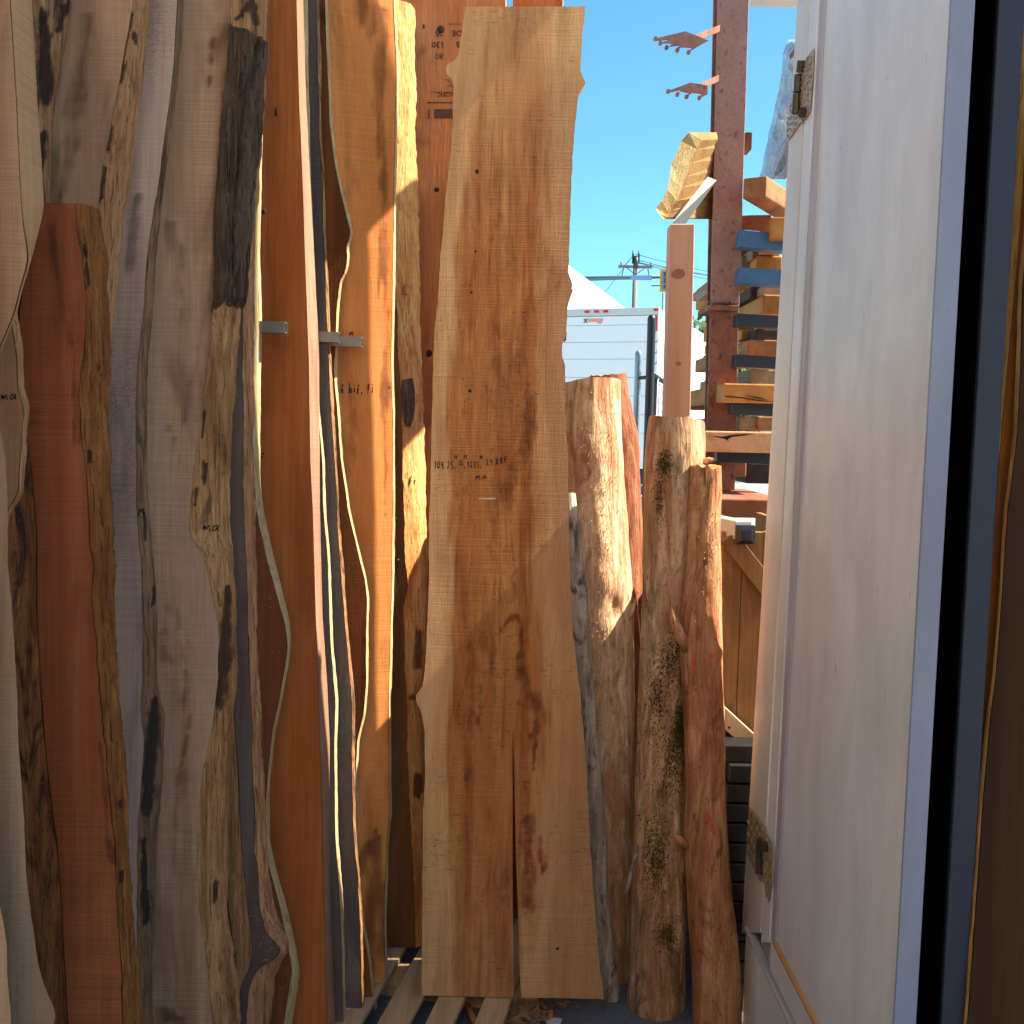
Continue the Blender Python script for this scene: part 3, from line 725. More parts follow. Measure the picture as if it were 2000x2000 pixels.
# pen marks, stamps and knots
write(S['s2'], 'ma', 3, 781, 15, 13)
write(S['b5'], 'M', 270, 1008, 17, 13)
write(S['b6'], 'ma', 397, 1038, 16, 14)
write(S['b9'], 'F', 506, 902, 15, 9)
write(S['b13'], '.6 bif, fi', 661, 767, 16, 7)
write(S['b13'], 'M', 682, 655, 8, 8, thick=2.0)
write(S['b14'], 'fi', 797, 945, 14, 8)
knot(S['b13'], 727, 156, 15, 9, plain('pale_knot_wood', (150, 104, 62), .7, scale=90, var=.6))
for a in ((685, 226, 2, 3), (668, 630, 2, 3), (760, 757, 2, 3), (694, 982, 2, 3), (747, 1230, 2, 3)): knot(S['b13'], *a, ring=False)
for a in ((861, 58, 7, 8), (853, 371, 5, 5), (838, 690, 6, 7), (828, 52, 2, 5)): knot(S['b15'], *a, ring=False)
knot(S['b9'], 514, 413, 6, 7)
knot(S['b9'], 540, 220, 3, 9, ring=False)

def text_lines(s, rows, name, m):
    """printed lettering, laid upside down as the board stands"""
    V, F = [], []
    yb, k = s['yb'], s['k']
    for txt, px, py, h, bold in rows:
        cu = bpy.data.curves.new('stamp', 'FONT'); cu.body = txt; cu.size = 1; cu.align_x = 'LEFT'
        cu.offset = 0.012 if bold else 0.0; cu.resolution_u = 2
        ob = bpy.data.objects.new('stamp', cu); COL.objects.link(ob)
        me = bpy.data.meshes.new_from_object(ob.evaluated_get(bpy.context.evaluated_depsgraph_get()))
        n = len(V)
        for v in me.vertices:
            p = on_plane(px - v.co.x * h * 1.38, py + v.co.y * h * 1.38, yb, k)
            V.append((p.x, p.y - 0.0028, p.z))
        F += [tuple(n + i for i in p.vertices) for p in me.polygons]
        bpy.data.objects.remove(ob); bpy.data.curves.remove(cu); bpy.data.meshes.remove(me)
    mesh_obj(name, V, F, m, s['root'], s['base'], smooth=False)['kind'] = 'stuff'
text_lines(S['b15'], [('DE', 903, 60, 12, True), ('25', 866, 60, 12, True), ('B', 900, 82, 12, True), ('130', 868, 82, 12, True), ('80', 866, 105, 12, False), ('PACIFIC', 895, 181, 8.6, True),
                      ('SPECIES', 902, 165, 6, False), ('MILL', 886, 156, 6, False), ('FIRST LINE', 902, 46, 4, False)], 'printed_stamp', STAMP)
lay(S['b15'], [[(834, 199), (890, 199), (890, 201.5), (834, 201.5)], [(848, 213), (890, 213), (890, 231), (848, 231)],
               [(836, 214), (839, 214), (839, 232), (836, 232)], [(841, 179), (890, 179), (890, 180.2), (841, 180.2)]], 'printed_bar', plain('faded_stamp_ink', (96, 60, 48), .8, scale=200, var=.5), lift=.004)

lay(S['b14'], [[(785, 742), (806, 738), (810, 760), (784, 764)], [(784, 764), (810, 760), (811, 790), (785, 792)], [(785, 792), (811, 790), (808, 818), (789, 822)], [(789, 822), (808, 818), (801, 834), (793, 833)]], 'bark_patch', BARK, lift=.004)
# the pale, dark and orange bits between the slabs: steel arms of the rack
STEEL = plain('dull_galvanised_steel', (150, 148, 146), .42, .75, .3, 40, .05)
def arm(label, x0, x1, yc, h, Y):
    c, sz = px_box(x0, yc - h / 2, x1, yc + h / 2, Y, 0.03)
    o = thing('rack_arm', label, 'rack arm', (c.x + sz.x / 2, Y, c.z), 'steel arms of the slab rack')
    L = 0.75; w = sz.z; th = .003
    xe = c.x + sz.x / 2
    m = MB()
    for cy, cz, sy, sz_ in ((0, w / 2 - th / 2, w, th), (0, -w / 2 + th / 2, w, th), (-w / 2 + th / 2, 0, th, w - 2 * th), (w / 2 - th / 2, 0, th, w - 2 * th)):
        m.box((xe - L / 2, Y + w / 2 + cy, c.z + cz), (L, sy, sz_))
    m.build('square_tube', STEEL, o)
    return o
arm('short square steel arm poking out before the orange fir slab', 500, 556, 638.5, 22, 2.685)
arm('steel arm end between the dark grey slabs, left of the lit one', 620, 661, 658, 20, 2.955)
arm('brightest steel arm end crossing the honey orange slab', 640, 706, 667, 19, 3.035)
# ------------------------------------------------------------------ the tall centre slab
def centre_material():
    t = NT('centre_slab_maple')
    o = (1.7, 4.2, 0.9)
    heart, stain, crackd = t.attr('heart'), t.attr('stain'), t.attr('side')
    fine = t.noise(t.vec((170, 170, 5), o), 1, 5, 0.6)
    mid = t.noise(t.vec((46, 46, 1.1), o), 1, 4, 0.6, 0.5)
    broad = t.noise(t.vec((16, 16, .8), o), 1, 4, 0.55, 0.8)
    blot = t.noise(t.vec((26, 26, 7), (3, 1, 8)), 1, 5, 0.65, 1.0)
    edgy = t.noise(t.vec((30, 30, 12), (5, 2, 1)), 1, 5, 0.65, 0.6)
    sawn = t.noise(t.vec((5, 5, 260), o), 1, 2, 0.5)
    sawp = t.noise(t.vec((7, 7, 2.6), (2, 7, 4)), 1, 3, 0.5, .6)
    tear = t.noise(t.vec((45, 45, 330), (8, 2, 3)), 1, 3, 0.6, .8)
    tearp = t.noise(t.vec((9, 9, 5), (1, 6, 2)), 1, 4, 0.6)
    speck = t.noise(t.vec((150, 150, 110), (4, 4, 4)), 1, 2, 0.5)
    sap = t.mix(t.step(broad, .3, .7), lin((232, 180, 124)), lin((212, 154, 102)))
    hb = t.mix(t.step(broad, .3, .68), lin((208, 136, 76)), lin((180, 104, 54)))
    hb = t.mix(t.math('MULTIPLY', t.step(mid, .46, .74), .6), hb, lin((120, 64, 34)))
    hb = t.mix(t.math('MULTIPLY', t.step(blot, .52, .7), .45), hb, lin((124, 66, 36)))
    hm = t.math('ADD', heart, t.math('MULTIPLY', t.math('SUBTRACT', mid, .5), .7))
    c = t.mix(t.step(hm, .08, .92), sap, hb)
    c = t.mix(t.math('MULTIPLY', crackd, .35), c, lin((150, 88, 60)))
    sm = t.math('ADD', stain, t.math('MULTIPLY', t.math('SUBTRACT', edgy, .5), 1.2))
    c = t.mix(t.math('MULTIPLY', t.step(sm, .18, 1.08), .82), c, lin((92, 42, 20)))
    sp = t.math('MULTIPLY', t.step(speck, .66, .74), t.step(blot, .5, .62))
    c = t.mix(t.math('MULTIPLY', sp, .7), c, lin((84, 44, 28)))
    c = t.mix(.34, c, t.ramp(fine, ((.28, (.62, .6, .58)), (.72, (1.22, 1.22, 1.22)))), 'MULTIPLY')
    c = t.mix(t.math('MULTIPLY', t.step(sawp, .42, .66), .42), c, t.ramp(sawn, ((.3, (.58, .55, .52)), (.7, (1.16, 1.16, 1.16)))), 'MULTIPLY')
    tm = t.math('MULTIPLY', t.step(tear, .58, .66), t.step(tearp, .52, .62))
    c = t.mix(t.math('MULTIPLY', tm, .7), c, lin((96, 62, 44)))
    h = t.math('ADD', t.math('MULTIPLY', fine, .6), t.math('SUBTRACT', t.math('MULTIPLY', sawn, .5), t.math('MULTIPLY', tm, .9)))
    return t.done(c, .8, h, .4, .004, spec=.2)

C_L = [(909, 19), (903, 60), (899, 80), (896, 108), (884, 121), (873, 124), (871, 133), (873, 146), (882, 152), (886, 172), (884, 250), (880, 300), (874, 350), (870, 390), (866, 450), (860, 500), (854, 600), (848, 650), (846, 720), (844, 800), (842, 880), (841, 960), (838, 1020), (838, 1100), (837, 1180), (834, 1230), (831, 1290), (826, 1340), (812, 1359), (813, 1370), (823, 1390), (829, 1430), (830, 1500), (826, 1600), (825, 1700), (824, 1800), (823, 1937)]
C_R = [(1143, 10), (1139, 60), (1135, 100), (1134, 138), (1139, 152), (1145, 162), (1142, 168), (1133, 178), (1129, 190), (1123, 240), (1119, 300), (1115, 390), (1112, 470), (1110, 532), (1117, 550), (1116, 572), (1111, 590), (1108, 606), (1106, 656), (1101, 666), (1099, 668), (1098, 700), (1104, 714), (1104, 780), (1105, 820), (1109, 900), (1111, 960), (1112, 1100), (1120, 1250), (1132, 1340), (1141, 1450), (1145, 1500), (1153, 1660), (1162, 1770), (1171, 1880), (1179, 1950)]
CRK = [(1000, 0), (997, 1340), (1000, 1420), (1001.5, 1500), (1001, 1700), (1003, 1900), (1003, 1960)]
CRR = [(1000, 0), (997, 1380), (1001.5, 1440), (1004.5, 1500), (1007.5, 1660), (1011, 1760), (1015, 1900), (1019, 1960)]
def centre_slab():
    ym, k, t = 2.99, .08, .05
    yb = ym - 1.2 * k
    zb, zt = ZB, float(on_plane(1000, 14, yb, k).z)
    n, nl, nr = 620, 34, 34
    zs = np.linspace(zb, zt, n)
    ev = lambda pts, off=0., s=1: smooth1(np.interp(zs, *curve(pts, yb, k, off)), s)
    xl, xr, xc, xd = ev(C_L), ev(C_R), ev(CRK, 0, 3), ev(CRR, 0, 3)
    xl = xl + fbm(zs * 30, zs * 0, 11) * .004; xr = xr + fbm(zs * 30, zs * 0, 15) * .005
    base = Vector((float(xl[0] + xr[0]) / 2, yb + k * zb, zb))
    root = thing('wood_slab', 'tallest central maple slab with dark heart stains and a split foot', 'slab', base, 'slabs stood upright in the middle')
    mt = centre_material()
    mside = W_HONEY2
    def half(xa, xb_, cols):
        s = np.linspace(0, 1, cols)[None, :]
        X = xa[:, None] * (1 - s) + xb_[:, None] * s
        Z = np.repeat(zs[:, None], cols, 1)
        tilt = (X + .1) * .02                # the top cut is not square
        Zt = Z + np.clip((Z - zt + .25) / .25, 0, 1) * tilt * 1.2
        Y = yb + k * Z + fbm(X * 5, Z * 2.5, 21, 3) * .004
        return np.stack([X, Y, Zt], -1).reshape(-1, 3)
    V1, V2 = half(xl, xc, nl), half(xd, xr, nr)
    open_rows = (xd - xc) > .0006
    V, F = list(V1) + list(V2), grid_faces(n, nl)
    k2 = n * nl
    F += [tuple(k2 + i for i in f) for f in grid_faces(n, nr)]
    # back and sides
    kb = len(V)
    for i in range(n):
        yk = yb + t + k * zs[i]
        dz = V1[i * nl][2] - zs[i]; dz2 = V2[i * nr + nr - 1][2] - zs[i]
        V += [(xl[i] + .004, yk, zs[i] + dz), (xc[i] - .0005, yk, zs[i]), (xd[i] + .0005, yk, zs[i]), (xr[i] - .004, yk, zs[i] + dz2)]
    for i in range(n - 1):
        a, b = kb + i * 4, kb + (i + 1) * 4
        F += [(a + 1, a, b, b + 1), (a + 3, a + 2, b + 2, b + 3),
              (a, i * nl, (i + 1) * nl, b), (k2 + i * nr + nr - 1, a + 3, b + 3, k2 + (i + 1) * nr + nr - 1)]
        if open_rows[i]:
            F += [(i * nl + nl - 1, a + 1, b + 1, (i + 1) * nl + nl - 1), (a + 2, k2 + i * nr, k2 + (i + 1) * nr, b + 2)]
    top = (n - 1)
    F.append(tuple(range(top * nl, top * nl + nl)) + (kb + top * 4 + 1, kb + top * 4))
    F.append(tuple(range(k2 + top * nr, k2 + top * nr + nr)) + (kb + top * 4 + 3, kb + top * 4 + 2))
    F.append(tuple(range(nl))[::-1] + (kb, kb + 1))
    F.append(tuple(range(k2, k2 + nr))[::-1] + (kb + 2, kb + 3))
    o = mesh_obj('sawn_board', V, F, mt, root, base, smooth=False)
    # where the heartwood and its stains lie
    P = np.array(V)
    PX, PY = to_px(P)
    hl = np.interp(PY, [0, 120, 300, 450, 600, 700, 900, 1000, 1200, 1400, 1700, 1940], [950, 935, 905, 893, 884, 878, 874, 872, 874, 874, 874, 876])
    hr = np.interp(PY, [0, 300, 500, 700, 850, 950, 1000, 1100, 1200, 1350, 1450, 1600, 1750, 1940], [1090, 1090, 1082, 1066, 1056, 1062, 1072, 1052, 1058, 1076, 1084, 1056, 1040, 1020])
    hw = np.interp(PY, [0, 150, 400, 700, 1500, 1700, 1940], [.42, .5, .72, 1.0, 1.0, .75, .55])
    n1 = fbm(PX / 26, PY / 160, 31) * 34
    heart = np.clip((PX - hl + n1) / 18 + .3, 0, 1) * np.clip((hr - PX + n1) / 60 + .4, 0, 1) * hw
    ST = [[(1058, 480, 10), (1070, 540, 22), (1062, 580, 16)], [(1000, 590, 18), (985, 640, 16), (1000, 690, 12)],
          [(1012, 690, 14), (1026, 740, 16), (1030, 800, 14), (1030, 850, 11), (1020, 885, 14), (1003, 930, 13), (985, 968, 14)],
          [(1030, 800, 8), (1010, 830, 8), (998, 900, 7)], [(1000, 1060, 10), (1016, 1040, 10)],
          [(1010, 1112, 6), (996, 1128, 6), (1006, 1150, 9), (998, 1170, 6)], [(982, 1226, 4), (992, 1212, 5), (1008, 1206, 9), (1016, 1222, 8), (1017, 1260, 8), (1019, 1300, 8), (1024, 1328, 13), (1030, 1350, 12), (1040, 1372, 14), (1052, 1392, 13), (1049, 1422, 9), (1042, 1440, 6)],
          [(1012, 1372, 4), (1040, 1382, 8)], [(1050, 1400, 10), (1047, 1450, 6), (1043, 1480, 5), (1038, 1510, 4)],
          [(940, 1330, 3), (941, 1360, 5), (939, 1400, 4), (937, 1440, 3)], [(921, 1250, 7), (924, 1320, 6), (918, 1420, 7), (917, 1520, 6)],
          [(1030, 1600, 9), (1031, 1680, 7), (1030, 1735, 9), (1026, 1766, 11), (1032, 1778, 6)], [(1056, 1640, 4), (1056, 1670, 6), (1059, 1700, 4)],
          [(990, 1700, 8), (983, 1730, 13), (984, 1758, 9)], [(964, 1780, 4), (964, 1806, 4)], [(892, 1700, 9), (890, 1720, 8)],
          [(960, 700, 14), (968, 780, 12), (965, 830, 10)], [(935, 860, 8), (930, 990, 10), (920, 1050, 9)], [(980, 820, 12), (975, 870, 14)], [(1042, 560, 14), (1050, 620, 12)], [(1010, 500, 10), (1022, 530, 10)],
          [(960, 1110, 5), (935, 1160, 5)], [(1020, 1020, 14), (1012, 1050, 12)], [(975, 1030, 16), (970, 1090, 14)], [(990, 480, 26), (985, 640, 34), (985, 800, 36), (975, 960, 34), (985, 1090, 30)], [(1010, 1230, 16), (1026, 1350, 20), (1030, 1500, 16), (1030, 1700, 14)], [(915, 1080, 12), (925, 1300, 14), (918, 1500, 14)]]
    wt = [.55, .45, .85, .6, .5, .7, 1, .9, .95, 1, .7, .9, .8, .7, .5, .35, .45, .35, .35, .4, .35, .4, .35, .35]
    jx, jy = fbm(PX / 10, PY / 30, 41) * 22, fbm(PX / 14, PY / 24, 51) * 24
    stain = np.zeros(len(P))
    for pl, w in zip(ST, wt + [.4] * 9):
        d = polydist(PX + jx, PY + jy, pl)
        stain = np.maximum(stain, np.clip(1.5 - d * .85, 0, 1) * w * (.75 + .9 * fbm(PX / 12, PY / 16, 61)))
        heart = np.maximum(heart, np.clip(1.9 - d * .8, 0, 1) * w * .9)
    side = np.clip((PX - 1040) / 60, 0, 1) * np.clip((PY - 80) / 100, 0, 1)
    me = o.data
    for nm, arr in (('heart', heart), ('stain', stain), ('side', side)):
        a = me.attributes.new(nm, 'FLOAT', 'POINT'); a.data.foreach_set('value', arr.astype(np.float32))
    return {'root': root, 'board': o, 'base': base, 'zs': zs, 'yb': yb, 'k': k, 't': t, 'parts': [o], 'xl': xl, 'xr': xr}
S['c'] = centre_slab()
write(S['c'], '109.75', 847, 916, 15, 5.6, adv=1.36, rot=-.01, thick=1.8)
write(S['c'], '",', 886, 914, 14, 6, thick=1.9)
write(S['c'], '2', 895, 909, 9, 9, thick=1.9)
write(S['c'], '",', 905, 914, 14, 6, thick=1.9)
write(S['c'], '1625', 913, 914, 13, 4.6, adv=1.36, rot=-.06, thick=1.7)
write(S['c'], '",', 936, 912, 13, 5.5, thick=1.9)
write(S['c'], '24.8BF', 949, 909, 12, 6, adv=1.34, rot=-.10, thick=1.7)
write(S['c'], 'MA', 929, 937, 10, 9.5, adv=1.3, rot=-.02, thick=1.9)
for a in ((932, 335, 4, 5), (929, 491, 3, 2.5), (921, 571, 3, 2.5), (1023, 610, 2, 2), (918, 763, 4, 4), (1089, 1852, 3, 3), (1043, 307, 1.7, 2), (905, 740, 1.5, 1.5), (908, 784, 1.5, 1.5), (919, 557, 1.5, 1.5)): knot(S['c'], *a, ring=False)
lay(S['c'], [[(936, 972.5), (968, 972), (968, 975), (936, 975.5)]], 'scratch', plain('pale_scratch', (226, 206, 176), .8))
# torn bark flaps on the right edge
def chips(s, rows, name, m):
    mb = MB()
    for pts in rows:
        P = [on_plane(x, y, s['yb'] + .01, s['k']) for x, y in pts]
        mb.prism(P, (0, .018, 0))
    return mb.build(name, m, s['root'], s['base'])
for _ch in ([[(1108, 536), (1116, 548), (1118, 556), (1116, 572), (1110, 590), (1108, 570)], [(1110, 572), (1121, 562), (1111, 590)],
               [(1104, 640), (1107, 650), (1106, 664), (1102, 668), (1099, 660)]]): chips(S['c'], [_ch], 'torn_bark', W_HONEY2)

# ------------------------------------------------------------------ logs
def log_mat(name, light, mid, dark, seed, red=None, moss=0.0, patch=.6, lo=.52):
    t = NT(name)
    o = (seed * 2.1, seed * 3.3, seed * 1.3)
    fib = t.noise(t.vec((90, 90, 9), o), 1, 5, .65, .6)
    st = t.noise(t.vec((28, 28, 3.2), (o[1], o[0], o[2])), 1, 5, .6, 1.2)
    pa = t.noise(t.vec((17, 17, 6), (o[2], o[0], o[1])), 1, 5, .65, 1.0)
    spk = t.noise(t.vec((120, 120, 70), o), 1, 3, .55)
    c = t.mix(t.step(st, .34, .66), lin(light), lin(mid))
    if red:
        rd = t.noise(t.vec((9, 9, 2.5), (o[0], o[2], o[1])), 1, 4, .6, .8)
        c = t.mix(t.math('MULTIPLY', t.step(rd, .46, .64), .75), c, lin(red))
    c = t.mix(t.math('MULTIPLY', t.step(pa, lo, lo + .16), patch), c, lin(dark))
    c = t.mix(t.math('MULTIPLY', t.step(spk, .6, .7), .6), c, lin(dark))
    fl = t.noise(t.vec((150, 150, 40), (7, seed, 3)), 1, 2, .5)
    c = t.mix(t.math('MULTIPLY', t.step(fl, .66, .8), .35), c, lin((216, 180, 142)))
    if moss:
        mo = t.noise(t.vec((10, 10, 3.5), (5, 1, seed)), 1, 4, .6, .6)
        c = t.mix(t.math('MULTIPLY', t.step(mo, .5, .62), moss), c, lin((92, 82, 44)))
    c = t.mix(.6, c, t.ramp(fib, ((.28, (.5, .47, .44)), (.7, (1.22, 1.22, 1.22)))), 'MULTIPLY')
    h = t.math('ADD', fib, t.math('MULTIPLY', st, 1.5))
    return t.done(c, .88, h, .9, .008, spec=.15)
END = wood('cut_log_end', (206, 150, 98), (178, 112, 66), (130, 72, 40), 40, stain_amt=.6, saw=.5)

def log(label, rows, yb, k, m, zb, zt, seed, amp=.006, group='bark logs leaning on the fence', tilt=(0, 0), rag=0.0, lumps=(), name='log', end_m=None, fur=.5):
    """rows: (left x, right x, y) in the picture at the log's axis distance; a lean of k backwards per metre"""
    L = [(on_plane(a, y, yb, k), on_plane(b, y, yb, k)) for a, b, y in rows]
    L.sort(key=lambda p: p[0].z)
    zc = np.array([(p.z + q.z) / 2 for p, q in L]); xc = np.array([(p.x + q.x) / 2 for p, q in L]); rc = np.array([(q.x - p.x) / 2 for p, q in L])
    n = max(6, int((zt - zb) / .008)); c = 72
    zs = np.linspace(zb, zt, n)
    x0 = smooth1(np.interp(zs, zc, xc), 5); r0 = smooth1(np.interp(zs, zc, rc), 4)
    th = np.linspace(0, 2 * np.pi, c, endpoint=False) + np.pi / 2
    T, Z = np.meshgrid(th, zs)
    arc = (T - np.pi / 2) * .1
    big = fbm(np.cos(T) * 1.6 + 9, np.sin(T) * 1.6 + Z * 2.2, seed, 3)
    f1 = ridge(arc * 60, Z * 3.2, seed + 3, 3) - .5
    f2 = fbm(arc * 150, Z * 22, seed + 7, 3)
    r = r0[:, None] * (1 + .16 * big) + amp * (fur * 2 * f1 + .7 * f2)
    for lt, lz, lr, ls in lumps:                 # swellings and hollows
        dth = np.angle(np.exp(1j * (T - lt)))
        r = r + lr * np.exp(-(dth * r0[:, None] / ls) ** 2 - ((Z - lz) / (ls * 1.5)) ** 2)
    y0 = yb + k * zs
    X = x0[:, None] + r * np.cos(T); Y = y0[:, None] + r * np.sin(T)
    endw = np.clip((Z - zt + .05) / .05, 0, 1)
    Zt = Z + endw * ((X - x0[:, None]) * tilt[0] + (Y - y0[:, None]) * tilt[1] + rag * fbm(T * 3, T * 0, seed + 13, 4))
    base = Vector((float(x0[0]), float(y0[0]), zb))
    root = thing(name, label, 'log', base, group)
    V = np.stack([X, Y, Zt], -1).reshape(-1, 3)
    F = []
    for i in range(n - 1):
        for j in range(c):
            w = (j + 1) % c
            F.append((i * c + j, i * c + w, (i + 1) * c + w, (i + 1) * c + j))
    o = mesh_obj('trunk', V, F, m, root, base)
    for nm, row, s in (('cut_end', n - 1, 1), ('cut_end', 0, -1)):
        ring = V[row * c:(row + 1) * c]; cen = ring.mean(0)
        vv = [tuple(p) for p in ring] + [tuple(cen + (p - cen) * .55) for p in ring] + [tuple(cen)]
        ff = []
        for j in range(c):
            w = (j + 1) % c
            ff += [(j, w, c + w, c + j), (c + j, c + w, 2 * c)]
        if s < 0: ff = [f[::-1] for f in ff]
        mesh_obj(nm, vv, ff, end_m or END, root, base, smooth=False)
    return {'root': root, 'base': base, 'parts': [o], 'zs': zs, 'x0': x0, 'y0': y0, 'r': r0, 'trunk': o, 'T': T, 'yb': yb, 'k': k}

def stub(s, pts, radii, m, name='branch_stub', seed=0):
    """a broken branch end: tapered, uneven"""
    mb = MB(); mb.tube(pts, radii, 10)
    rn = random.Random(seed)
    mb.v = [tuple(Vector(p) + Vector((rn.uniform(-1, 1), rn.uniform(-1, 1), rn.uniform(-1, 1))) * .0022) for p in mb.v]
    return mb.build(name, m, s['root'], s['base'], smooth=True)

M_L1 = log_mat('pale_peeling_cedar', (244, 214, 174), (212, 164, 122), (120, 80, 56), 3, red=(190, 128, 88), patch=.5)
M_L1B = log_mat('ruddy_cedar', (176, 116, 84), (140, 84, 58), (84, 46, 34), 4, patch=.5)
M_L2 = log_mat('mossy_yew', (240, 198, 156), (190, 134, 96), (66, 44, 32), 5, red=(176, 124, 92), moss=.4, patch=.55)
M_L3 = log_mat('red_yew', (226, 172, 126), (182, 120, 82), (90, 56, 40), 6, red=(174, 104, 70), patch=.6)
M_L0 = log_mat('bleached_pole', (214, 200, 180), (170, 152, 132), (58, 44, 36), 7, patch=.8, lo=.5)

p = on_plane
S['pole'] = log('slim bleached grey pole pressed against the right edge of the centre slab',
    [(1092, 1122, 966), (1096, 1129, 1000), (1100, 1136, 1060), (1108, 1148, 1160), (1118, 1155, 1280), (1128, 1161, 1340), (1141, 1173, 1480), (1148, 1181, 1600), (1156, 1187, 1740), (1160, 1191, 1780), (1166, 1199, 1860), (1170, 1207, 1900), (1174, 1213, 1950)],
    3.07, .03, M_L0, .0, float(p(1110, 966, 3.07, .03).z), 61, amp=.003, tilt=(.1, -.3), lumps=((-.4, .9, .004, .02),))
S['log1'] = log('thick pale cedar log with a slanted sawn top just right of the centre slab',
    [(1088, 1214, 745), (1090, 1214, 850), (1094, 1220, 950), (1100, 1228, 1050), (1108, 1236, 1160), (1118, 1240, 1300), (1128, 1241, 1450), (1138, 1240, 1600), (1150, 1238, 1720), (1158, 1234, 1900), (1160, 1232, 2000)],
    3.20, .12, M_L1, .0, float(p(1150, 752, 3.20, .12).z), 62, amp=.007, tilt=(.10, -.18), fur=.45,
    lumps=((-1.75, 1.62, -.02, .03), (-1.2, 1.2, -.022, .03), (-1.1, .95, -.02, .025), (-1.6, 1.3, .008, .03)))
S['log1b'] = log('ruddy log with a bulge, half hidden behind the thick pale cedar log',
    [(1148, 1221, 735), (1150, 1226, 770), (1156, 1232, 800), (1160, 1244, 840), (1166, 1248, 860), (1166, 1246, 900), (1170, 1250, 960), (1176, 1253, 1020), (1180, 1254, 1300), (1180, 1254, 1900)],
    3.34, .12, M_L1B, .0, float(p(1190, 736, 3.34, .12).z), 63, amp=.005, tilt=(.1, -.1), rag=.02)
S['log2'] = log('mossy upright log in the middle of the right hand logs',
    [(1268, 1374, 815), (1261, 1376, 850), (1257, 1374, 950), (1255, 1368, 1050), (1252, 1360, 1200), (1250, 1354, 1300), (1245, 1350, 1450), (1240, 1346, 1600), (1234, 1340, 1750), (1229, 1336, 1900), (1226, 1335, 1965)],
    3.03, .03, M_L2, .0, float(p(1320, 822, 3.03, .03).z), 64, amp=.006, tilt=(-.06, -.12), rag=.022, fur=.35, lumps=((-1.6, .7, -.012, .018), (-.9, 1.0, -.01, .02)))
S['log3'] = log('shorter red log with a broken branch and orange paint marks, nearest the white door',
    [(1350, 1404, 906), (1346, 1410, 930), (1342, 1404, 1040), (1341, 1408, 1100), (1326, 1408, 1250), (1333, 1410, 1340), (1336, 1415, 1440), (1340, 1414, 1560), (1336, 1421, 1650), (1340, 1426, 1730), (1347, 1440, 1830), (1353, 1446, 1920), (1355, 1446, 2000), (1352, 1450, 2150)],
    2.92, .04, M_L3, .0, float(p(1378, 910, 2.92, .04).z), 65, amp=.004, rag=.02, fur=.3, lumps=((-1.0, .42, -.014, .02), (-.6, 1.13, .006, .012)))
q = lambda x, y, s, d=0.0: p(x, y, s['yb'] + d, s['k'])
stub(S['log3'], [q(1345, 1268, S['log3'], -.02), q(1328, 1240, S['log3'], -.035), q(1316, 1212, S['log3'], -.045), q(1312, 1186, S['log3'], -.045), q(1311, 1172, S['log3'], -.045)], [.02, .017, .015, .008, .001], M_L3, seed=1)
stub(S['log3'], [q(1340, 1650, S['log3'], -.02), q(1326, 1640, S['log3'], -.03), q(1319, 1632, S['log3'], -.03)], [.016, .011, .005], M_L3, seed=2)
stub(S['log1'], [q(1225, 1210, S['log1'], -.05), q(1234, 1192, S['log1'], -.055), q(1242, 1166, S['log1'], -.055)], [.014, .009, .001], M_L1, seed=3)
stub(S['log2'], [q(1370, 905, S['log2'], -.03), q(1385, 897, S['log2'], -.04), q(1392, 899, S['log2'], -.04)], [.012, .008, .006], M_L2, seed=4)
lay(S['log3'], [[(1349, 1288), (1354, 1287), (1357, 1300), (1355, 1316), (1350, 1318), (1351, 1303)], [(1388, 1275), (1394, 1280), (1390, 1288), (1385, 1284)],
    [(1381, 1336), (1386, 1338), (1386, 1350), (1382, 1349)], [(1379, 1586), (1384, 1585), (1388, 1598), (1385, 1606), (1380, 1602)], [(1388, 1600), (1394, 1602), (1395, 1622), (1391, 1630), (1388, 1616)]],
    'spray_paint_mark', plain('orange_spray_paint', (220, 92, 60), .7, var=.5, scale=90), lift=.004)
def stick(label, pts, radii, m, grp=None):
    mb = MB(); mb.tube(pts, radii, 8)
    return tag(mb.build('stick', m, smooth=True), label, 'stick', grp)
stick('thin broken stick propped against the foot of the mossy log', [q(1247, 1650, S['log2'], -.075), q(1240, 1676, S['log2'], -.08), q(1233, 1702, S['log2'], -.085), q(1227, 1728, S['log2'], -.09), q(1222, 1746, S['log2'], -.092)], [.003, .0055, .006, .0065, .005], M_L0)

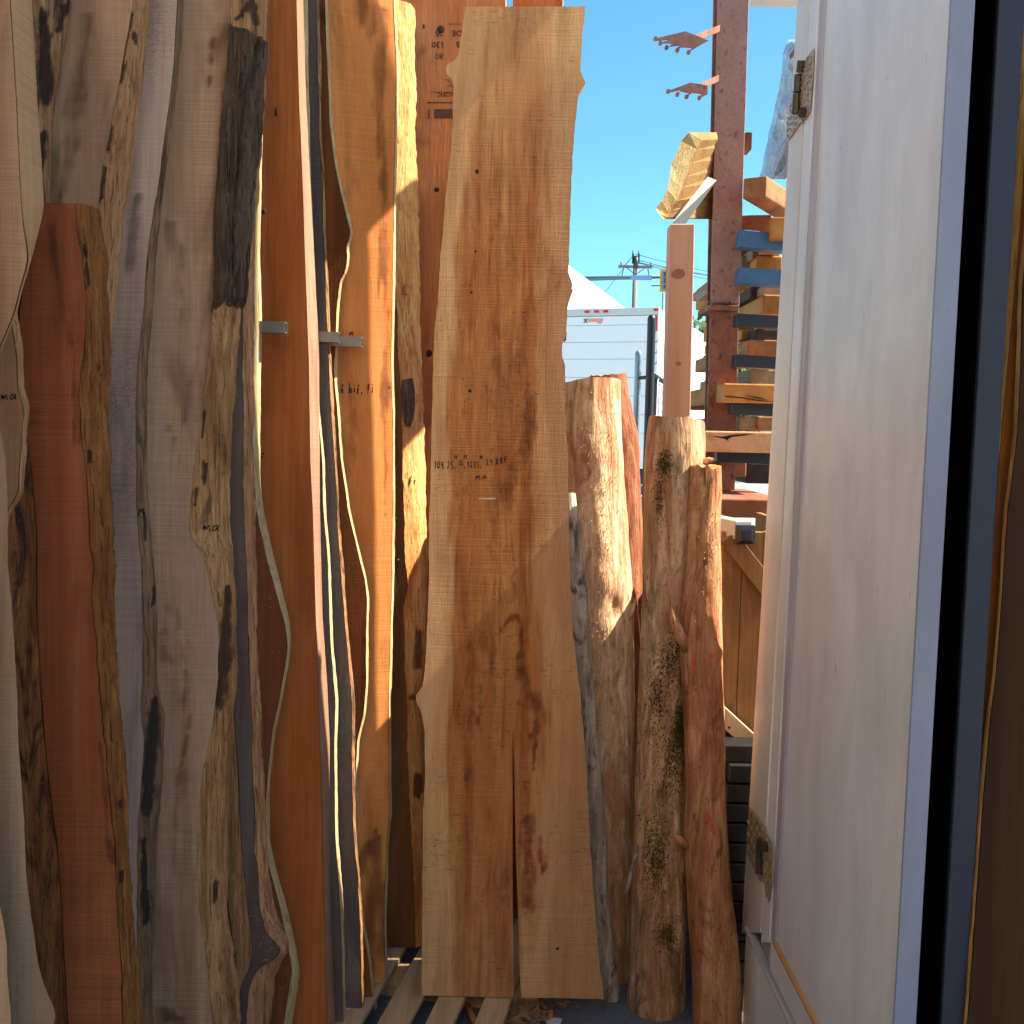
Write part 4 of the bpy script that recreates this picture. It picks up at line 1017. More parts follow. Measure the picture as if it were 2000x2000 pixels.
# moss tufts and loose bark fibres (nobody could count them)
def tufts(s, zones, m, name, seed, length=(.006, .02), wdt=.0012):
    tree = bvh_of(s['parts']); rn = random.Random(seed); V, F = [], []
    for x0, y0, x1, y1, cnt in zones:
        for _ in range(cnt):
            px_, py_ = rn.gauss((x0 + x1) / 2, (x1 - x0) / 3.2), rn.gauss((y0 + y1) / 2, (y1 - y0) / 3.2)
            d = ray(px_, py_).normalized(); hit = tree.ray_cast(CAM, d)
            if hit[0] is None: continue
            nrm = hit[1] if hit[1].dot(d) < 0 else -hit[1]
            dr = (nrm * .8 + Vector((rn.uniform(-1, 1), rn.uniform(-1, .3), rn.uniform(-1, .6)))).normalized()
            sd = dr.cross(Vector((rn.uniform(-1, 1), rn.uniform(-1, 1), rn.uniform(-1, 1)))).normalized() * wdt
            l = rn.uniform(*length); b = hit[0] - nrm * .001; c = b + dr * l * .6; e = c + (dr + Vector((0, 0, -.8))).normalized() * l * .5
            n = len(V); V += [tuple(b - sd), tuple(b + sd), tuple(c + sd * .8), tuple(c - sd * .8), tuple(e)]
            F += [(n, n + 1, n + 2, n + 3), (n + 3, n + 2, n + 4)]
    o = mesh_obj(name, V, F, m, s['root'], s['base'], smooth=False)
    o['kind'] = 'stuff'
    return o
MOSS = plain('green_moss', (92, 82, 38), .9, var=.6, scale=60, spec=.1)
FIBRE = plain('bark_fibre', (196, 142, 96), .9, var=.6, scale=80, spec=.1)
tufts(S['log2'], [(1318, 1380, 1338, 1460, 1500), (1300, 1420, 1336, 1540, 900), (1270, 1300, 1300, 1420, 500), (1285, 885, 1310, 925, 420), (1282, 930, 1296, 1010, 260), (1262, 1600, 1300, 1730, 1000), (1285, 1800, 1320, 1850, 400), (1290, 1240, 1335, 1330, 700), (1260, 1300, 1340, 1700, 500)], MOSS, 'moss', 1, (.004, .014))
tufts(S['log2'], [(1250, 1040, 1350, 1300, 120), (1240, 1300, 1340, 1900, 160)], FIBRE, 'bark_fibres', 2, (.005, .02), .001)
tufts(S['log1'], [(1150, 860, 1200, 1300, 500), (1120, 800, 1160, 960, 120)], FIBRE, 'bark_fibres', 3, (.005, .018), .001)
tufts(S['log3'], [(1345, 930, 1405, 1250, 160), (1345, 1250, 1420, 1900, 200)], FIBRE, 'bark_fibres', 4, (.004, .014), .001)
BFIB = plain('brown_bark_fibre', (132, 86, 54), .9, var=.6, scale=80, spec=.1)
tufts(S['b4'], [(20, 640, 70, 1300, 90), (60, 1300, 105, 1950, 60), (170, 460, 215, 1000, 50), (200, 1000, 260, 1950, 60)], BFIB, 'bark_fibres', 5, (.004, .018), .0009)
tufts(S['b7'], [(500, 1560, 560, 1880, 130), (445, 1650, 480, 1850, 40)], FIBRE, 'bark_fibres', 6, (.005, .025), .0008)
tufts(S['b8'], [(515, 1000, 568, 1500, 40), (530, 1700, 588, 1960, 50)], FIBRE, 'bark_fibres', 7, (.004, .016), .0007)
tufts(S['b6'], [(395, 650, 460, 1040, 60), (400, 1060, 460, 1990, 120)], FIBRE, 'bark_fibres', 8, (.003, .012), .0008)
tufts(S['b14'], [(785, 600, 835, 1400, 90)], FIBRE, 'bark_fibres', 9, (.003, .012), .0008)
stub(S['b14'], [p(797, 552, S['b14']['yb'] + .035, .09), p(794, 562, S['b14']['yb'] + .02, .09), p(791, 574, S['b14']['yb'] + .008, .09)], [.006, .011, .008], E_FLAME, name='knot_stub', seed=8)
# ------------------------------------------------------------------ the white panelled door on the right
CREAM = None
def cream(name, col, seed):
    t = NT(name)
    a = t.noise(t.vec((5, 5, 2), (seed, 0, 0)), 1, 4, .6, .4)
    b = t.noise(t.vec((90, 90, 14), (0, seed, 0)), 1, 4, .6)
    sc = t.noise(t.vec((58, 58, 17), (seed, 3, 1)), 1, 3, .5, 1.2)
    dirt = t.noise(t.vec((3, 3, 1.1), (1, seed, 5)), 1, 5, .65, .6)
    c = t.mix(t.step(a, .3, .7), lin(col), lin(tuple(int(v * .92) for v in col)))
    c = t.mix(t.math('MULTIPLY', t.step(sc, .70, .75), .4), c, lin((132, 122, 114)))
    c = t.mix(t.math('MULTIPLY', t.step(dirt, .5, .75), .35), c, lin(tuple(int(v * .8) for v in col)))
    c = t.mix(.09, c, t.ramp(b, ((.3, (.6, .6, .6)), (.7, (1.2, 1.2, 1.2)))), 'MULTIPLY')
    return t.done(c, .42, b, .12, .003, spec=.45)
CREAM = cream('cream_gloss_paint', (240, 241, 238), 1)
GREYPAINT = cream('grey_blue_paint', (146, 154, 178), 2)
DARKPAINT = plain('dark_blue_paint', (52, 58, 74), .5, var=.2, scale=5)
XD = .725
def xquad(pts, x=XD): return [on_x(a, b, x) for a, b in pts]
door = thing('cream_panelled_door', 'open cream painted door with a long recessed panel, edge on to the camera', 'door', (XD, 2.1, .1))
M = lambda pts, dx, m, name, x=XD, bevel=.002: MB().prism(xquad(pts, x), (dx, 0, 0)).build(name, m, door, bevel=bevel)
# pixel outlines of the strips on the door's plane (top to far below the frame)
def seam(pairs, y):
    ys = [b for a, b in pairs]; xs = [a for a, b in pairs]
    if y < ys[0]: return xs[0] + (xs[1] - xs[0]) / (ys[1] - ys[0]) * (y - ys[0])
    if y > ys[-1]: return xs[-1] + (xs[-1] - xs[-2]) / (ys[-1] - ys[-2]) * (y - ys[-1])
    return float(np.interp(y, ys, xs))
JL = [(1557, 0), (1473, 1400), (1449, 1800)]
JG = [(1579, 0), (1502, 1400), (1486, 1790)]
PL = [(1596, 0), (1518, 1400), (1502, 1841)]
PI = [(1607, 0), (1530, 1400), (1513, 1841)]
PR = [(1858, 0), (1746, 2000)]
ytop, ybot = -560, 2700
def vstrip(a, b, y0, y1, dx, m, name, off=(0, 0), x=XD):
    return M([(seam(a, y0) + off[0], y0), (seam(b, y0) + off[1], y0), (seam(b, y1) + off[1], y1), (seam(a, y1) + off[0], y1)], dx, m, name, x)
M([(seam(PI, ytop), ytop), (seam(PR, ytop), ytop), (seam(PR, 2420), 2420), (1511, 1862)], .03, CREAM, 'panel', XD + .012)                      # the recessed panel, back a little
def on_bottom(a): return seam(a, 1841)
# bottom edge of the door runs towards the viewer
zdb = on_x(1502, 1841, XD).z
yfar, ynear = on_x(1502, 1841, XD).y, on_x(1756, 1900, XD).y
b2 = MB()
b2.box((XD + .021, (yfar + ynear) / 2 + .02, zdb - .028), (.04, yfar - ynear - .06, .081)); b2.build('bottom_rail', CREAM, door, bevel=.003)
b2 = MB(); b2.box((XD + .006, (yfar + ynear) / 2 + .02, zdb + .017), (.011, yfar - ynear - .09, .010)); b2.build('worn_ledge', wood('bare_worn_ledge', (226, 180, 110), (200, 150, 84), (150, 100, 50), 81, axis='Y'), door)
b3 = MB(); b3.box((XD + .034, (yfar + ynear) / 2 + .12, 1.6), (.009, yfar - ynear - .4, 2.4)); b3.build('panel_back', CREAM, door)
vstrip(JG, PL, ytop, 1841, .04, CREAM, 'stile', off=(2.5, 0))
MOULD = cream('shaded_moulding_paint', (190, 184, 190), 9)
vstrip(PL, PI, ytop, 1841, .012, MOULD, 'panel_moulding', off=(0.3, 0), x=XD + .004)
# the leading edge that faces the camera
yn = on_x(1756, 1900, XD).y
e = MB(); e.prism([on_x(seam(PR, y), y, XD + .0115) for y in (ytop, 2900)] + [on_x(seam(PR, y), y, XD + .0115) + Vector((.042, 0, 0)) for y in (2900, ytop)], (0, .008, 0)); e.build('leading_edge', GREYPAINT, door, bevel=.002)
jamb = thing('door_jamb', 'cream painted jamb that carries the hinges of the open door', 'door jamb', (XD, 3.3, .1))
MB().prism(xquad([(seam(JL, ytop), ytop), (seam(JG, ytop), ytop), (seam(JG, 1822), 1822), (seam(JL, 1822), 1822)], XD + .001), (.12, .0, 0)).build('post', cream('cream_jamb_paint', (230, 224, 214), 5), jamb, bevel=.003)
pa = on_plane(1461, 13, 3.72)
MB().box((pa.x + .085, 3.54, pa.z + .34), (.17, .36, .68)).build('head_trim', CREAM, jamb, bevel=.003)
MB().box((XD + .1, 3.16, 4.45), (.14, .28, 1.0)).build('shade_box', CREAM, jamb, bevel=.003)  # box added above the view to shade the honey slab's top
# hinges: two diamond plate leaves and a knuckle each
PLATE = plain('diamond_tread_plate', (190, 172, 140), .35, .35, .35, 60, .2)
PLATEDK = plain('worn_hinge_steel', (96, 86, 74), .5, .7, .5, 50, .3)
def hinge(label, leafA, leafB, kn, par):
    h = thing('hinge', label, 'hinge', par, 'hinges of the cream door')
    for i, L in enumerate((leafA, leafB)):
        x = XD - .004 - .002 * i
        o = MB().prism(xquad(L, x), (.003, 0, 0)).build('leaf', PLATE, h)
        # raised diamond bars
        ys = [b for a, b in L]; xs = [a for a, b in L]
        d = MB(); r = 0
        for yy in np.arange(min(ys) + 6, max(ys) - 4, 12):
            for xx in np.arange(min(xs) + 3, max(xs) - 2, 5.5):
                inside = False; n = len(L); j = n - 1
                for i2 in range(n):
                    if ((L[i2][1] > yy) != (L[j][1] > yy)) and xx < (L[j][0] - L[i2][0]) * (yy - L[i2][1]) / (L[j][1] - L[i2][1]) + L[i2][0]: inside = not inside
                    j = i2
                if not inside: continue
                s = 1 if (int(yy) // 11 + int(xx / 5.5)) % 2 else -1
                d.prism(xquad([(xx - 1.6 * s - .5, yy - 4), (xx - 1.6 * s + .9, yy - 4), (xx + 1.6 * s + .5, yy + 4), (xx + 1.6 * s - .9, yy + 4)], x), (-.003, 0, 0))
        d.build('tread_bars', PLATE, h)['kind'] = 'stuff'
    for (a, b, c, d_) in kn:
        P0, P1 = on_x(a, b, XD - .012), on_x(c, d_, XD - .012)
        MB().tube([P0, P0.lerp(P1, .5), P1], .011, 10).build('knuckle', PLATEDK, h, smooth=False)
hinge('upper diamond plate hinge on the cream door',
      [(1552, 165), (1566, 128), (1568, 235), (1562, 240), (1537, 276), (1536, 240)], [(1570, 120), (1588, 95), (1586, 150), (1580, 218), (1564, 240), (1566, 130)],
      [(1566, 118, 1563, 142), (1560, 146, 1558, 180), (1557, 184, 1555, 222), (1570, 214, 1567, 226)], (XD, 3.1, 2.4))
hinge('lower diamond plate hinge on the cream door',
      [(1463, 1576), (1494, 1615), (1492, 1700), (1484, 1722), (1462, 1676), (1459, 1650)], [(1494, 1622), (1509, 1650), (1507, 1720), (1500, 1762), (1490, 1720), (1490, 1690)],
      [(1485, 1640, 1483, 1668), (1484, 1672, 1483, 1706), (1495, 1648, 1494, 1660)], (XD, 3.1, .4))
# sill under the jamb: a low kerb that runs along the door
zs_ = .30
kx, kfar = on_z(1456, 1809, zs_).x, on_z(1456, 1809, zs_).y
kw = on_z(1470, 1809, zs_).x - kx
sill = thing('door_sill', 'low cream sill strip running along below the door', 'sill', (kx, 2.2, 0))
def along(x0, x1, y0, y1, z0, z1, m, name):
    return MB().box(((x0 + x1) / 2, (y0 + y1) / 2, (z0 + z1) / 2), (x1 - x0, y1 - y0, z1 - z0)).build(name, m, sill, bevel=.003)
along(kx - .004, kx + kw, 1.3, kfar, zs_ - .012, zs_, cream('chipped_white_paint', (206, 200, 190), 7), 'cap_strip')
along(kx, kx + .25, 1.3, kfar - .005, 0.0, zs_ - .0125, CREAM, 'kerb_board')
along(kx + .07, kx + .16, 2.5, kfar + .03, zs_ - .012, zs_ + .45, DARKPAINT, 'sun_stop_board')  # board added behind the jamb to stop stray sun on the sill
# the second leaf deeper in, and the slabs beyond it
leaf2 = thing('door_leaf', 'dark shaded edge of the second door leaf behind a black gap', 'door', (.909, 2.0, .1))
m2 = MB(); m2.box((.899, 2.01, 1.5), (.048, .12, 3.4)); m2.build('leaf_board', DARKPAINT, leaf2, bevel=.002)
MB().box((.8725, 2.015, 1.5), (.003, .11, 3.38)).build('gap_shade_sheet', plain('gap_shade_black', (9, 9, 10), .95, spec=.02), leaf2)  # black sheet stands in for the deep shade inside the gap
m2 = MB(); m2.box((.822, 2.12, 1.5), (.099, .08, 3.4)); m2.build('gap_shade_board', plain('shade_black_board', (12, 12, 14), .9, spec=.05), leaf2)  # black board puts the gap's shade into its colour

# the tall storage block the doors belong to (out of the picture on the right; added and sized to shade the aisle)
blk = thing('storage_block', 'tall cream storage block added out of view on the right to shade the aisle', 'storage block', (2.3, 1.9, 0))
MB().box((2.4, 1.85, 2.9), (1.5, 1.9, 5.8)).build('wall', CREAM, blk)
MB().box((2.4, 1.85, 5.85), (1.7, 2.1, .1)).build('roof', GREYPAINT, blk)

# ------------------------------------------------------------------ slabs at the far right
W_DKR = wood('dark_walnut_slab', (80, 58, 38), (62, 42, 28), (44, 30, 20), 31, stain_amt=.6, saw=.3)
W_YEL = wood('yellow_fir_slab', (196, 130, 62), (160, 98, 46), (120, 68, 34), 32, stain_amt=.4, saw=.3)
E_YEL = edge('yellow_live_edge', (252, 216, 136), (236, 184, 100), (140, 96, 50), 33, .3)
def rslab(label, ym, t, FL, BL, face, em, seed):
    return slab(label, 'slab', ym, .03, t, 0, 3.0, [(a + 420, b) for a, b in FL], None, FL, BL, face=face, ledge=em, seed=seed, rough=.003, group='slabs stood at the far right')
rslab('yellow orange slab with a sunny rim at the far right', 2.0, .035,
      [(2020, -200), (2012, 60), (2005, 230), (1997, 380), (1985, 540), (1970, 700), (1958, 830), (1944, 1000), (1926, 1300), (1908, 1700), (1894, 1950), (1876, 2500)],
      [(1992, -200), (1982, 60), (1975, 230), (1968, 380), (1958, 540), (1946, 700), (1937, 830), (1926, 1000), (1908, 1300), (1890, 1700), (1876, 1950), (1858, 2500)], W_YEL, E_YEL, 41)
rslab('dark brown slab with a ragged glowing rim at the right border', 1.95, .03,
      [(2060, -200), (2030, 200), (1998, 560), (1994, 720), (1988, 850), (1976, 950), (1969, 1000), (1959, 1150), (1946, 1320), (1936, 1400), (1922, 1550), (1905, 1800), (1890, 2000), (1870, 2500)],
      [(2056, -200), (2026, 200), (1994, 560), (1990, 720), (1984, 850), (1972, 950), (1965, 1000), (1955, 1150), (1942, 1320), (1932, 1400), (1918, 1550), (1901, 1800), (1886, 2000), (1866, 2500)], W_DKR, E_FLAME, 42)

# ------------------------------------------------------------------ the pallet
PAL = wood('pallet_pine', (222, 188, 142), (190, 154, 112), (136, 102, 72), 34, stain_amt=.5, saw=.2, axis='Y', grain=.45)
pal = thing('pallet', 'weathered pine pallet under the slabs at the foot of the centre slab', 'pallet', (-.35, 2.8, 0))
ANG = R(11)
ca, sa = math.cos(ANG), math.sin(ANG)
rotp = Matrix.Rotation(-ANG, 3, 'Z')
ex, ey = rotp @ Vector((1, 0, 0)), rotp @ Vector((0, 1, 0))
org = on_z(1001, 1944, ZB - .004)                   # right edge of the last deck board, at the slab's foot
nplank = 0
for i, (x0, w) in enumerate(((-.078, .078), (-.212, .077), (-.345, .088), (-.48, .09), (-.62, .088), (-.76, .09), (-.90, .09))):
    c = org + ex * (x0 + w / 2) + ey * .12 + Vector((0, 0, -.009 + .001 * (i % 2)))
    MB().box(c, (w, 1.16, .018), rotp).build('deck_board', PAL, pal, bevel=.0025)
for j, yy in enumerate((-.42, .12, .66)):
    c = org + ex * (-.43) + ey * yy + Vector((0, 0, -.0185 - .031))
    MB().box(c, (.98, .038, .061), rotp).build('stringer', PAL, pal, bevel=.002)
for yy in (-.38, .1, .6):
    c = org + ex * (-.43) + ey * yy + Vector((0, 0, -.0815))
    MB().box(c, (.98, .09, .008), rotp).build('bottom_board', PAL, pal)

# chips and litter on the floor
CHIP = plain('wood_chip', (168, 130, 92), .8, var=.6, scale=40)
rn = random.Random(5); V, F = [], []
for i in range(130):
    a, b = rn.gauss(1022, 30), rn.gauss(1976, 20)
    c = on_z(a, b, .004 + rn.random() * .012)
    l, w, an = rn.uniform(.006, .026), rn.uniform(.002, .006), rn.uniform(0, 6.3)
    u = Vector((math.cos(an), math.sin(an), rn.uniform(-.3, .3))) * l; v = Vector((-math.sin(an), math.cos(an), rn.uniform(-.5, .5))) * w
    n = len(V); V += [tuple(c - u - v), tuple(c + u - v), tuple(c + u + v), tuple(c - u + v)] + [tuple(x + Vector((0, 0, .002))) for x in (c - u - v, c + u - v, c + u + v, c - u + v)]
    F += [(n + 3, n + 2, n + 1, n), (n + 4, n + 5, n + 6, n + 7), (n, n + 1, n + 5, n + 4), (n + 1, n + 2, n + 6, n + 5), (n + 2, n + 3, n + 7, n + 6), (n + 3, n, n + 4, n + 7)]
tag(mesh_obj('wood_chips', V, F, CHIP, smooth=False), 'scattered wood chips on the concrete beside the pallet', 'wood chips', kind='stuff')
stick('brown splinter lying on the concrete before the centre slab', [on_z(1078, 1968, .008), on_z(1076, 1980, .008), on_z(1074, 1992, .007)], [.006, .0075, .007], W_HONEY)
wc = MB(); wc.prism([on_z(x, y, .004) for x, y in ((1062, 1992), (1072, 1989), (1098, 1992), (1094, 2004), (1072, 2006))], (0, 0, .004))
tag(wc.build('paper_scrap', plain('white_scrap', (220, 220, 220), .8, var=.1)), 'white scrap lying on the concrete at the bottom edge', 'scrap')
stick('yellow wood offcut lying inside the pallet gap', [on_z(913, 1962, .02), on_z(925, 1990, .02), on_z(934, 2010, .02)], [.009, .01, .009], W_HONEY)
# ------------------------------------------------------------------ the rusty lumber rack
def rust(name, a, b, c, seed=0):
    t = NT(name)
    n1 = t.noise(t.vec((9, 9, 6), (seed, 0, 0)), 1, 5, .65, .5)
    n2 = t.noise(t.vec((70, 70, 60), (0, seed, 0)), 1, 4, .65)
    n3 = t.noise(t.vec((30, 30, 22), (0, 0, seed)), 1, 5, .6)
    col = t.mix(t.step(n1, .35, .65), lin(a), lin(b))
    col = t.mix(t.math('MULTIPLY', t.step(n3, .56, .66), .75), col, lin(c))
    col = t.mix(.5, col, t.ramp(n2, ((.25, (.55, .5, .5)), (.75, (1.3, 1.25, 1.2)))), 'MULTIPLY')
    return t.done(col, .8, n2, .35, .004, spec=.3)
RUST = rust('rusty_primer_steel', (172, 132, 122), (160, 118, 104), (112, 84, 80), 2)
RUST2 = rust('deep_rust_steel', (158, 108, 88), (138, 90, 72), (88, 60, 52), 5)
BLUE = plain('blue_rack_paint', (62, 102, 140), .45, var=.3, scale=30)
NAVY = plain('dark_blue_rack_paint', (42, 48, 58), .5, var=.4, scale=30)
YP = 4.6
rack = thing('lumber_rack', 'tall rusty steel lumber rack post with blue and dark arms stacked to the right', 'lumber rack', (1.0, YP, 0))
def seg(x0a, x0b, y0, x1a, x1b, y1, Y, dep, m, name, par=None, parent=None):
    P = [on_plane(x0a, y0, Y), on_plane(x0b, y0, Y), on_plane(x1b, y1, Y), on_plane(x1a, y1, Y)]
    return MB().prism(P, (0, dep, 0)).build(name, m, parent or rack, bevel=.003)
seg(1408, 1471, -250, 1388, 1444, 598, YP, .014, RUST, 'front_flange')
seg(1387, 1443, 604, 1368, 1428, 1300, YP + .003, .014, RUST2, 'front_flange')
seg(1428, 1440, -250, 1400, 1410, 1300, YP + .016, .19, RUST2, 'web')
seg(1399, 1460, -250, 1366, 1428, 1300, YP + .21, .014, RUST2, 'rear_flange')
m = MB(); c, s_ = px_box(1382, 596, 1443, 606, YP - .02, .25); m.box(c, s_); m.build('splice_plate', RUST2, rack, bevel=.002)
m = MB(); c, s_ = px_box(1384, 588, 1441, 596, YP - .012, .012)
rn = random.Random(3)
for i in range(26):
    m.box(c + Vector((rn.uniform(-.5, .5) * s_.x, 0, rn.uniform(-.4, .3) * s_.z)), (.006, .012, .008))
w_ = m.build('weld_bead', rust('weld', (120, 90, 84), (150, 120, 110), (70, 50, 46), 8), rack); w_['kind'] = 'stuff'
for (x0, y0, x1, y1, col) in ((1444, 456, 1620, 490, BLUE), (1443, 527, 1620, 558, BLUE), (1439, 617, 1620, 641, NAVY), (1436, 697, 1620, 721, NAVY), (1430, 788, 1620, 814, NAVY), (1400, 883, 1620, 908, NAVY)):
    c, s_ = px_box(x0, y0, x1, y1, YP - .12, .08)
    r_ = Matrix.Rotation(R(4 if y0 < 500 else 2), 3, 'Y')
    MB().box(c, s_, r_).build('rack_crossarm', col, rack, bevel=.004)
# crown shaped steel brackets that point out to the left
def bracket(rod, plate, teeth):
    Y0 = YP - .03
    m = MB()
    a, b = rod
    P0, P1 = on_plane(*a, Y0 + .05), on_plane(*b, Y0 - .25)
    d = (P1 - P0).normalized(); upv = Vector((0, 0, .028))
    m.prism([P0, P1, P1 - upv, P0 - upv], (0, .006, 0))
    o = m.build('bracket_rod', RUST2, rack)
    m = MB(); m.prism([on_plane(x, y, Y0 - .25) for x, y in plate], (0, .006, 0))
    m.build('crown_plate', RUST, rack)
    for (x, y) in teeth:
        m = MB(); c = on_plane(x, y, Y0 - .247)
        m.tube([c + Vector((0, -.006, 0)), c + Vector((0, .008, 0))], .0085, 10)
        m.build('crown_ball', RUST, rack)
bracket(((1412, 46), (1352, 70)), [(1279, 75), (1339, 61), (1384, 79), (1374, 84), (1344, 102), (1352, 93), (1330, 92), (1323, 98), (1318, 98), (1328, 88), (1308, 91), (1302, 94), (1314, 85), (1294, 84), (1288, 84), (1310, 77), (1282, 79)],
        [(1280, 75.5), (1290, 84), (1302, 93), (1323, 98), (1345, 102)])
bracket(((1408, 144), (1370, 161)), [(1303, 178), (1349, 161), (1382, 167), (1382, 184), (1366, 191), (1370, 183), (1352, 181), (1341, 189), (1346, 182), (1330, 178), (1322, 185), (1330, 175), (1306, 181)],
        [(1305, 178.5), (1323, 184.5), (1341, 189), (1366, 191)])

# the lumber on it: every piece a thing
TIM = {'orange': wood('orange_timber', (196, 140, 76), (170, 112, 56), (120, 72, 36), 51, axis='Y', stain_amt=.4, saw=.1, grain=.3),
       'brown': wood('brown_timber_end', (178, 128, 86), (146, 100, 66), (100, 64, 42), 52, axis='Y', stain_amt=.6, saw=.2),
       'grey': wood('greyed_timber_end', (164, 142, 116), (136, 114, 90), (96, 74, 54), 53, axis='Y', stain_amt=.5, saw=.2),
       'pink': wood('pinkish_fresh_timber', (214, 168, 126), (194, 142, 100), (150, 92, 60), 54, axis='Y', stain_amt=.4, saw=.2),
       'red': wood('red_cedar_timber', (160, 104, 76), (134, 80, 58), (92, 54, 40), 55, axis='Y', stain_amt=.5, saw=.2),
       'dark': wood('blackened_timber', (74, 64, 58), (54, 46, 42), (36, 32, 30), 56, axis='Y', stain_amt=.5)}
GT = 'timbers stacked on the rusty rack'
def timber(label, x0, y0, x1, y1, Y, dep, m, yaw=0, pitch=0, crack=None, cat='timber', bev=.006):
    c, s_ = px_box(x0, y0, x1, y1, Y, 0)
    rt_ = Matrix.Rotation(R(-yaw), 3, 'Z') @ Matrix.Rotation(R(pitch), 3, 'X')
    cc = c + rt_ @ Vector((0, dep / 2, 0))
    o = MB().box(cc, (s_.x, dep, s_.z), rt_).build('timber', TIM[m], bevel=bev)
    tag(o, label, cat, GT)
    if crack:
        for cr in crack:
            mb = MB(); P = [on_plane(x, y, Y - .0015) for x, y in cr]
            mb.prism(P, (0, -.001, 0))
            k = mb.build('crack', INK, None, base=(0, 0, 0))
            k.parent = o; k.matrix_parent_inverse = Matrix.Translation(o.location).inverted()
    return o
timber('large brown timber on top of the rack jutting up and away', 1450, 346, 1497, 386, 4.45, 1.6, 'brown', 32, 0)
timber('dark red timber with a pale sawn end, second from the rack top', 1446, 420, 1505, 462, 4.72, 1.6, 'red', 10, 0)
timber('pale square timber end right of the dark red timber', 1506, 424, 1542, 466, 4.42, 1.4, 'orange', 6)
timber('grey timber lying flat between the two blue arms, upper layer', 1470, 484, 1524, 505, 4.84, 1.6, 'grey')
timber('short brown block left between the two blue arms', 1447, 499, 1478, 527, 4.97, 1.2, 'grey')
timber('warm brown timber end between the two blue arms, right of the block', 1478, 500, 1528, 528, 4.82, 1.6, 'orange')
timber('upright orange post end under the lower blue arm', 1453, 558, 1470, 617, 5.42, .1, 'orange')
timber('blackened timber end beneath the lower blue arm', 1466, 560, 1488, 582, 5.12, 1.2, 'dark')
timber('greyish timber above the bright orange end', 1488, 559, 1530, 577, 5.02, 1.4, 'grey')
timber('grey rounded timber left of the bright orange end', 1473, 588, 1494, 617, 4.97, 1.3, 'grey')
timber('bright orange timber end between the lower blue arm and the grey arm', 1491, 576, 1540, 614, 4.77, 1.5, 'orange')
timber('small orange block just under the first dark arm', 1448, 643, 1475, 664, 5.22, 1., 'orange')
timber('dark brown timber under the first dark arm', 1475, 643, 1540, 664, 5.07, 1.2, 'dark')
timber('orange and black timber resting on the second dark arm', 1462, 664, 1540, 695, 4.77, 1.4, 'brown')
timber('narrow orange timber left of the orange and black one', 1445, 666, 1461, 696, 5.12, 1., 'orange')
timber('greyish brown timber below the second dark arm', 1463, 722, 1540, 750, 4.92, 1.3, 'grey')
timber('orange timber with a long dark crack across the rusty post', 1414, 750, 1540, 787, 4.42, 1.6, 'orange', crack=[[(1416, 773), (1450, 776), (1480, 781), (1520, 786), (1480, 783), (1450, 778), (1416, 775)], [(1455, 772), (1482, 776), (1500, 782), (1478, 778)]])
timber('two tone timber end beneath the third dark arm, left piece', 1443, 814, 1480, 841, 4.92, 1.4, 'grey')
timber('two tone timber end beneath the third dark arm, right piece', 1480.5, 814, 1530, 841, 4.90, 1.4, 'brown')
timber('wide pale pink timber with jagged black cracks at the foot of the rusty post', 1374, 843, 1530, 884, 4.30, 1.8, 'pink', pitch=0,
       crack=[[(1388, 851), (1410, 853), (1426, 850), (1450, 848), (1478, 846), (1450, 851), (1430, 853), (1421, 858), (1424, 862), (1415, 857), (1400, 854)]])
timber('small pale timber end above the broad plank', 1404, 905, 1424, 932, 4.82, 1.2, 'pink')
timber('brown timber end above the broad plank', 1424, 903, 1458, 931, 4.77, 1.3, 'brown')
timber('purplish dark block above the broad plank', 1458, 905, 1530, 945, 4.92, 1.0, 'dark')
bp = timber('broad red plank with a sunlit top beside the shorter red log', 1400, 975, 1540, 1012, 4.0, .75, 'red', cat='plank')
# live-edge slab up on the rack, seen from below
lv = thing('live_edge_slab', 'short live edge slab lying up on the rusty rack against the sky', 'slab', (0.75, 4.3, 3.0))
poly = [(1345, 259), (1332, 274), (1322, 298), (1311, 322), (1308, 348), (1303, 370), (1292, 393), (1281, 407), (1286, 416), (1296, 427)]
far = [(1378, 256), (1385, 300), (1385, 380), (1378, 428)]
Yn, Yf = 4.30, 4.42
A = [on_plane(x, y, Yn) for x, y in poly]; B = [on_plane(x, y, Yf) for x, y in ((1372, 274), (1362, 292), (1350, 318), (1340, 345), (1332, 366), (1322, 392), (1310, 410), (1306, 418), (1304, 424), (1300, 428))]
n = len(A); V = [tuple(a) for a in A] + [tuple(b) for b in B]
V += [tuple(on_plane(1450, y, 4.9)) for y in (258, 270, 285, 305, 325, 350, 375, 395, 410, 428)]
F = [(i, i + 1, n + i + 1, n + i) for i in range(n - 1)]
mesh_obj('live_edge', V[:2 * n], F, edge('speckled_inner_bark', (216, 190, 140), (186, 152, 96), (110, 84, 56), 21, .7), lv, lv.location, smooth=False)
F = [(n + i, n + i + 1, 2 * n + i + 1, 2 * n + i) for i in range(n - 1)]
mesh_obj('sawn_board', V, F + [(0, n, 2 * n), (n - 1, 2 * n - 1, 3 * n - 1)], wood('amber_slab_underside', (176, 134, 84), (150, 108, 66), (190, 150, 70), 60, stain_amt=.6, saw=.3), lv, lv.location, smooth=False)
m = MB(); P = [on_plane(1312, 436, 4.27), on_plane(1340, 436, 4.27), on_plane(1400, 352, 4.5), on_plane(1382, 345, 4.5)]
m.prism(P, (0.0, .008, .0)); m.build('angle_arm', plain('grey_angle_steel', (92, 96, 96), .5, .5, .3, 40), rack)
timber('short red brown board end right of the rusty post, high against the sky', 1455, 258, 1469, 292, 4.92, .1, 'red', 0)
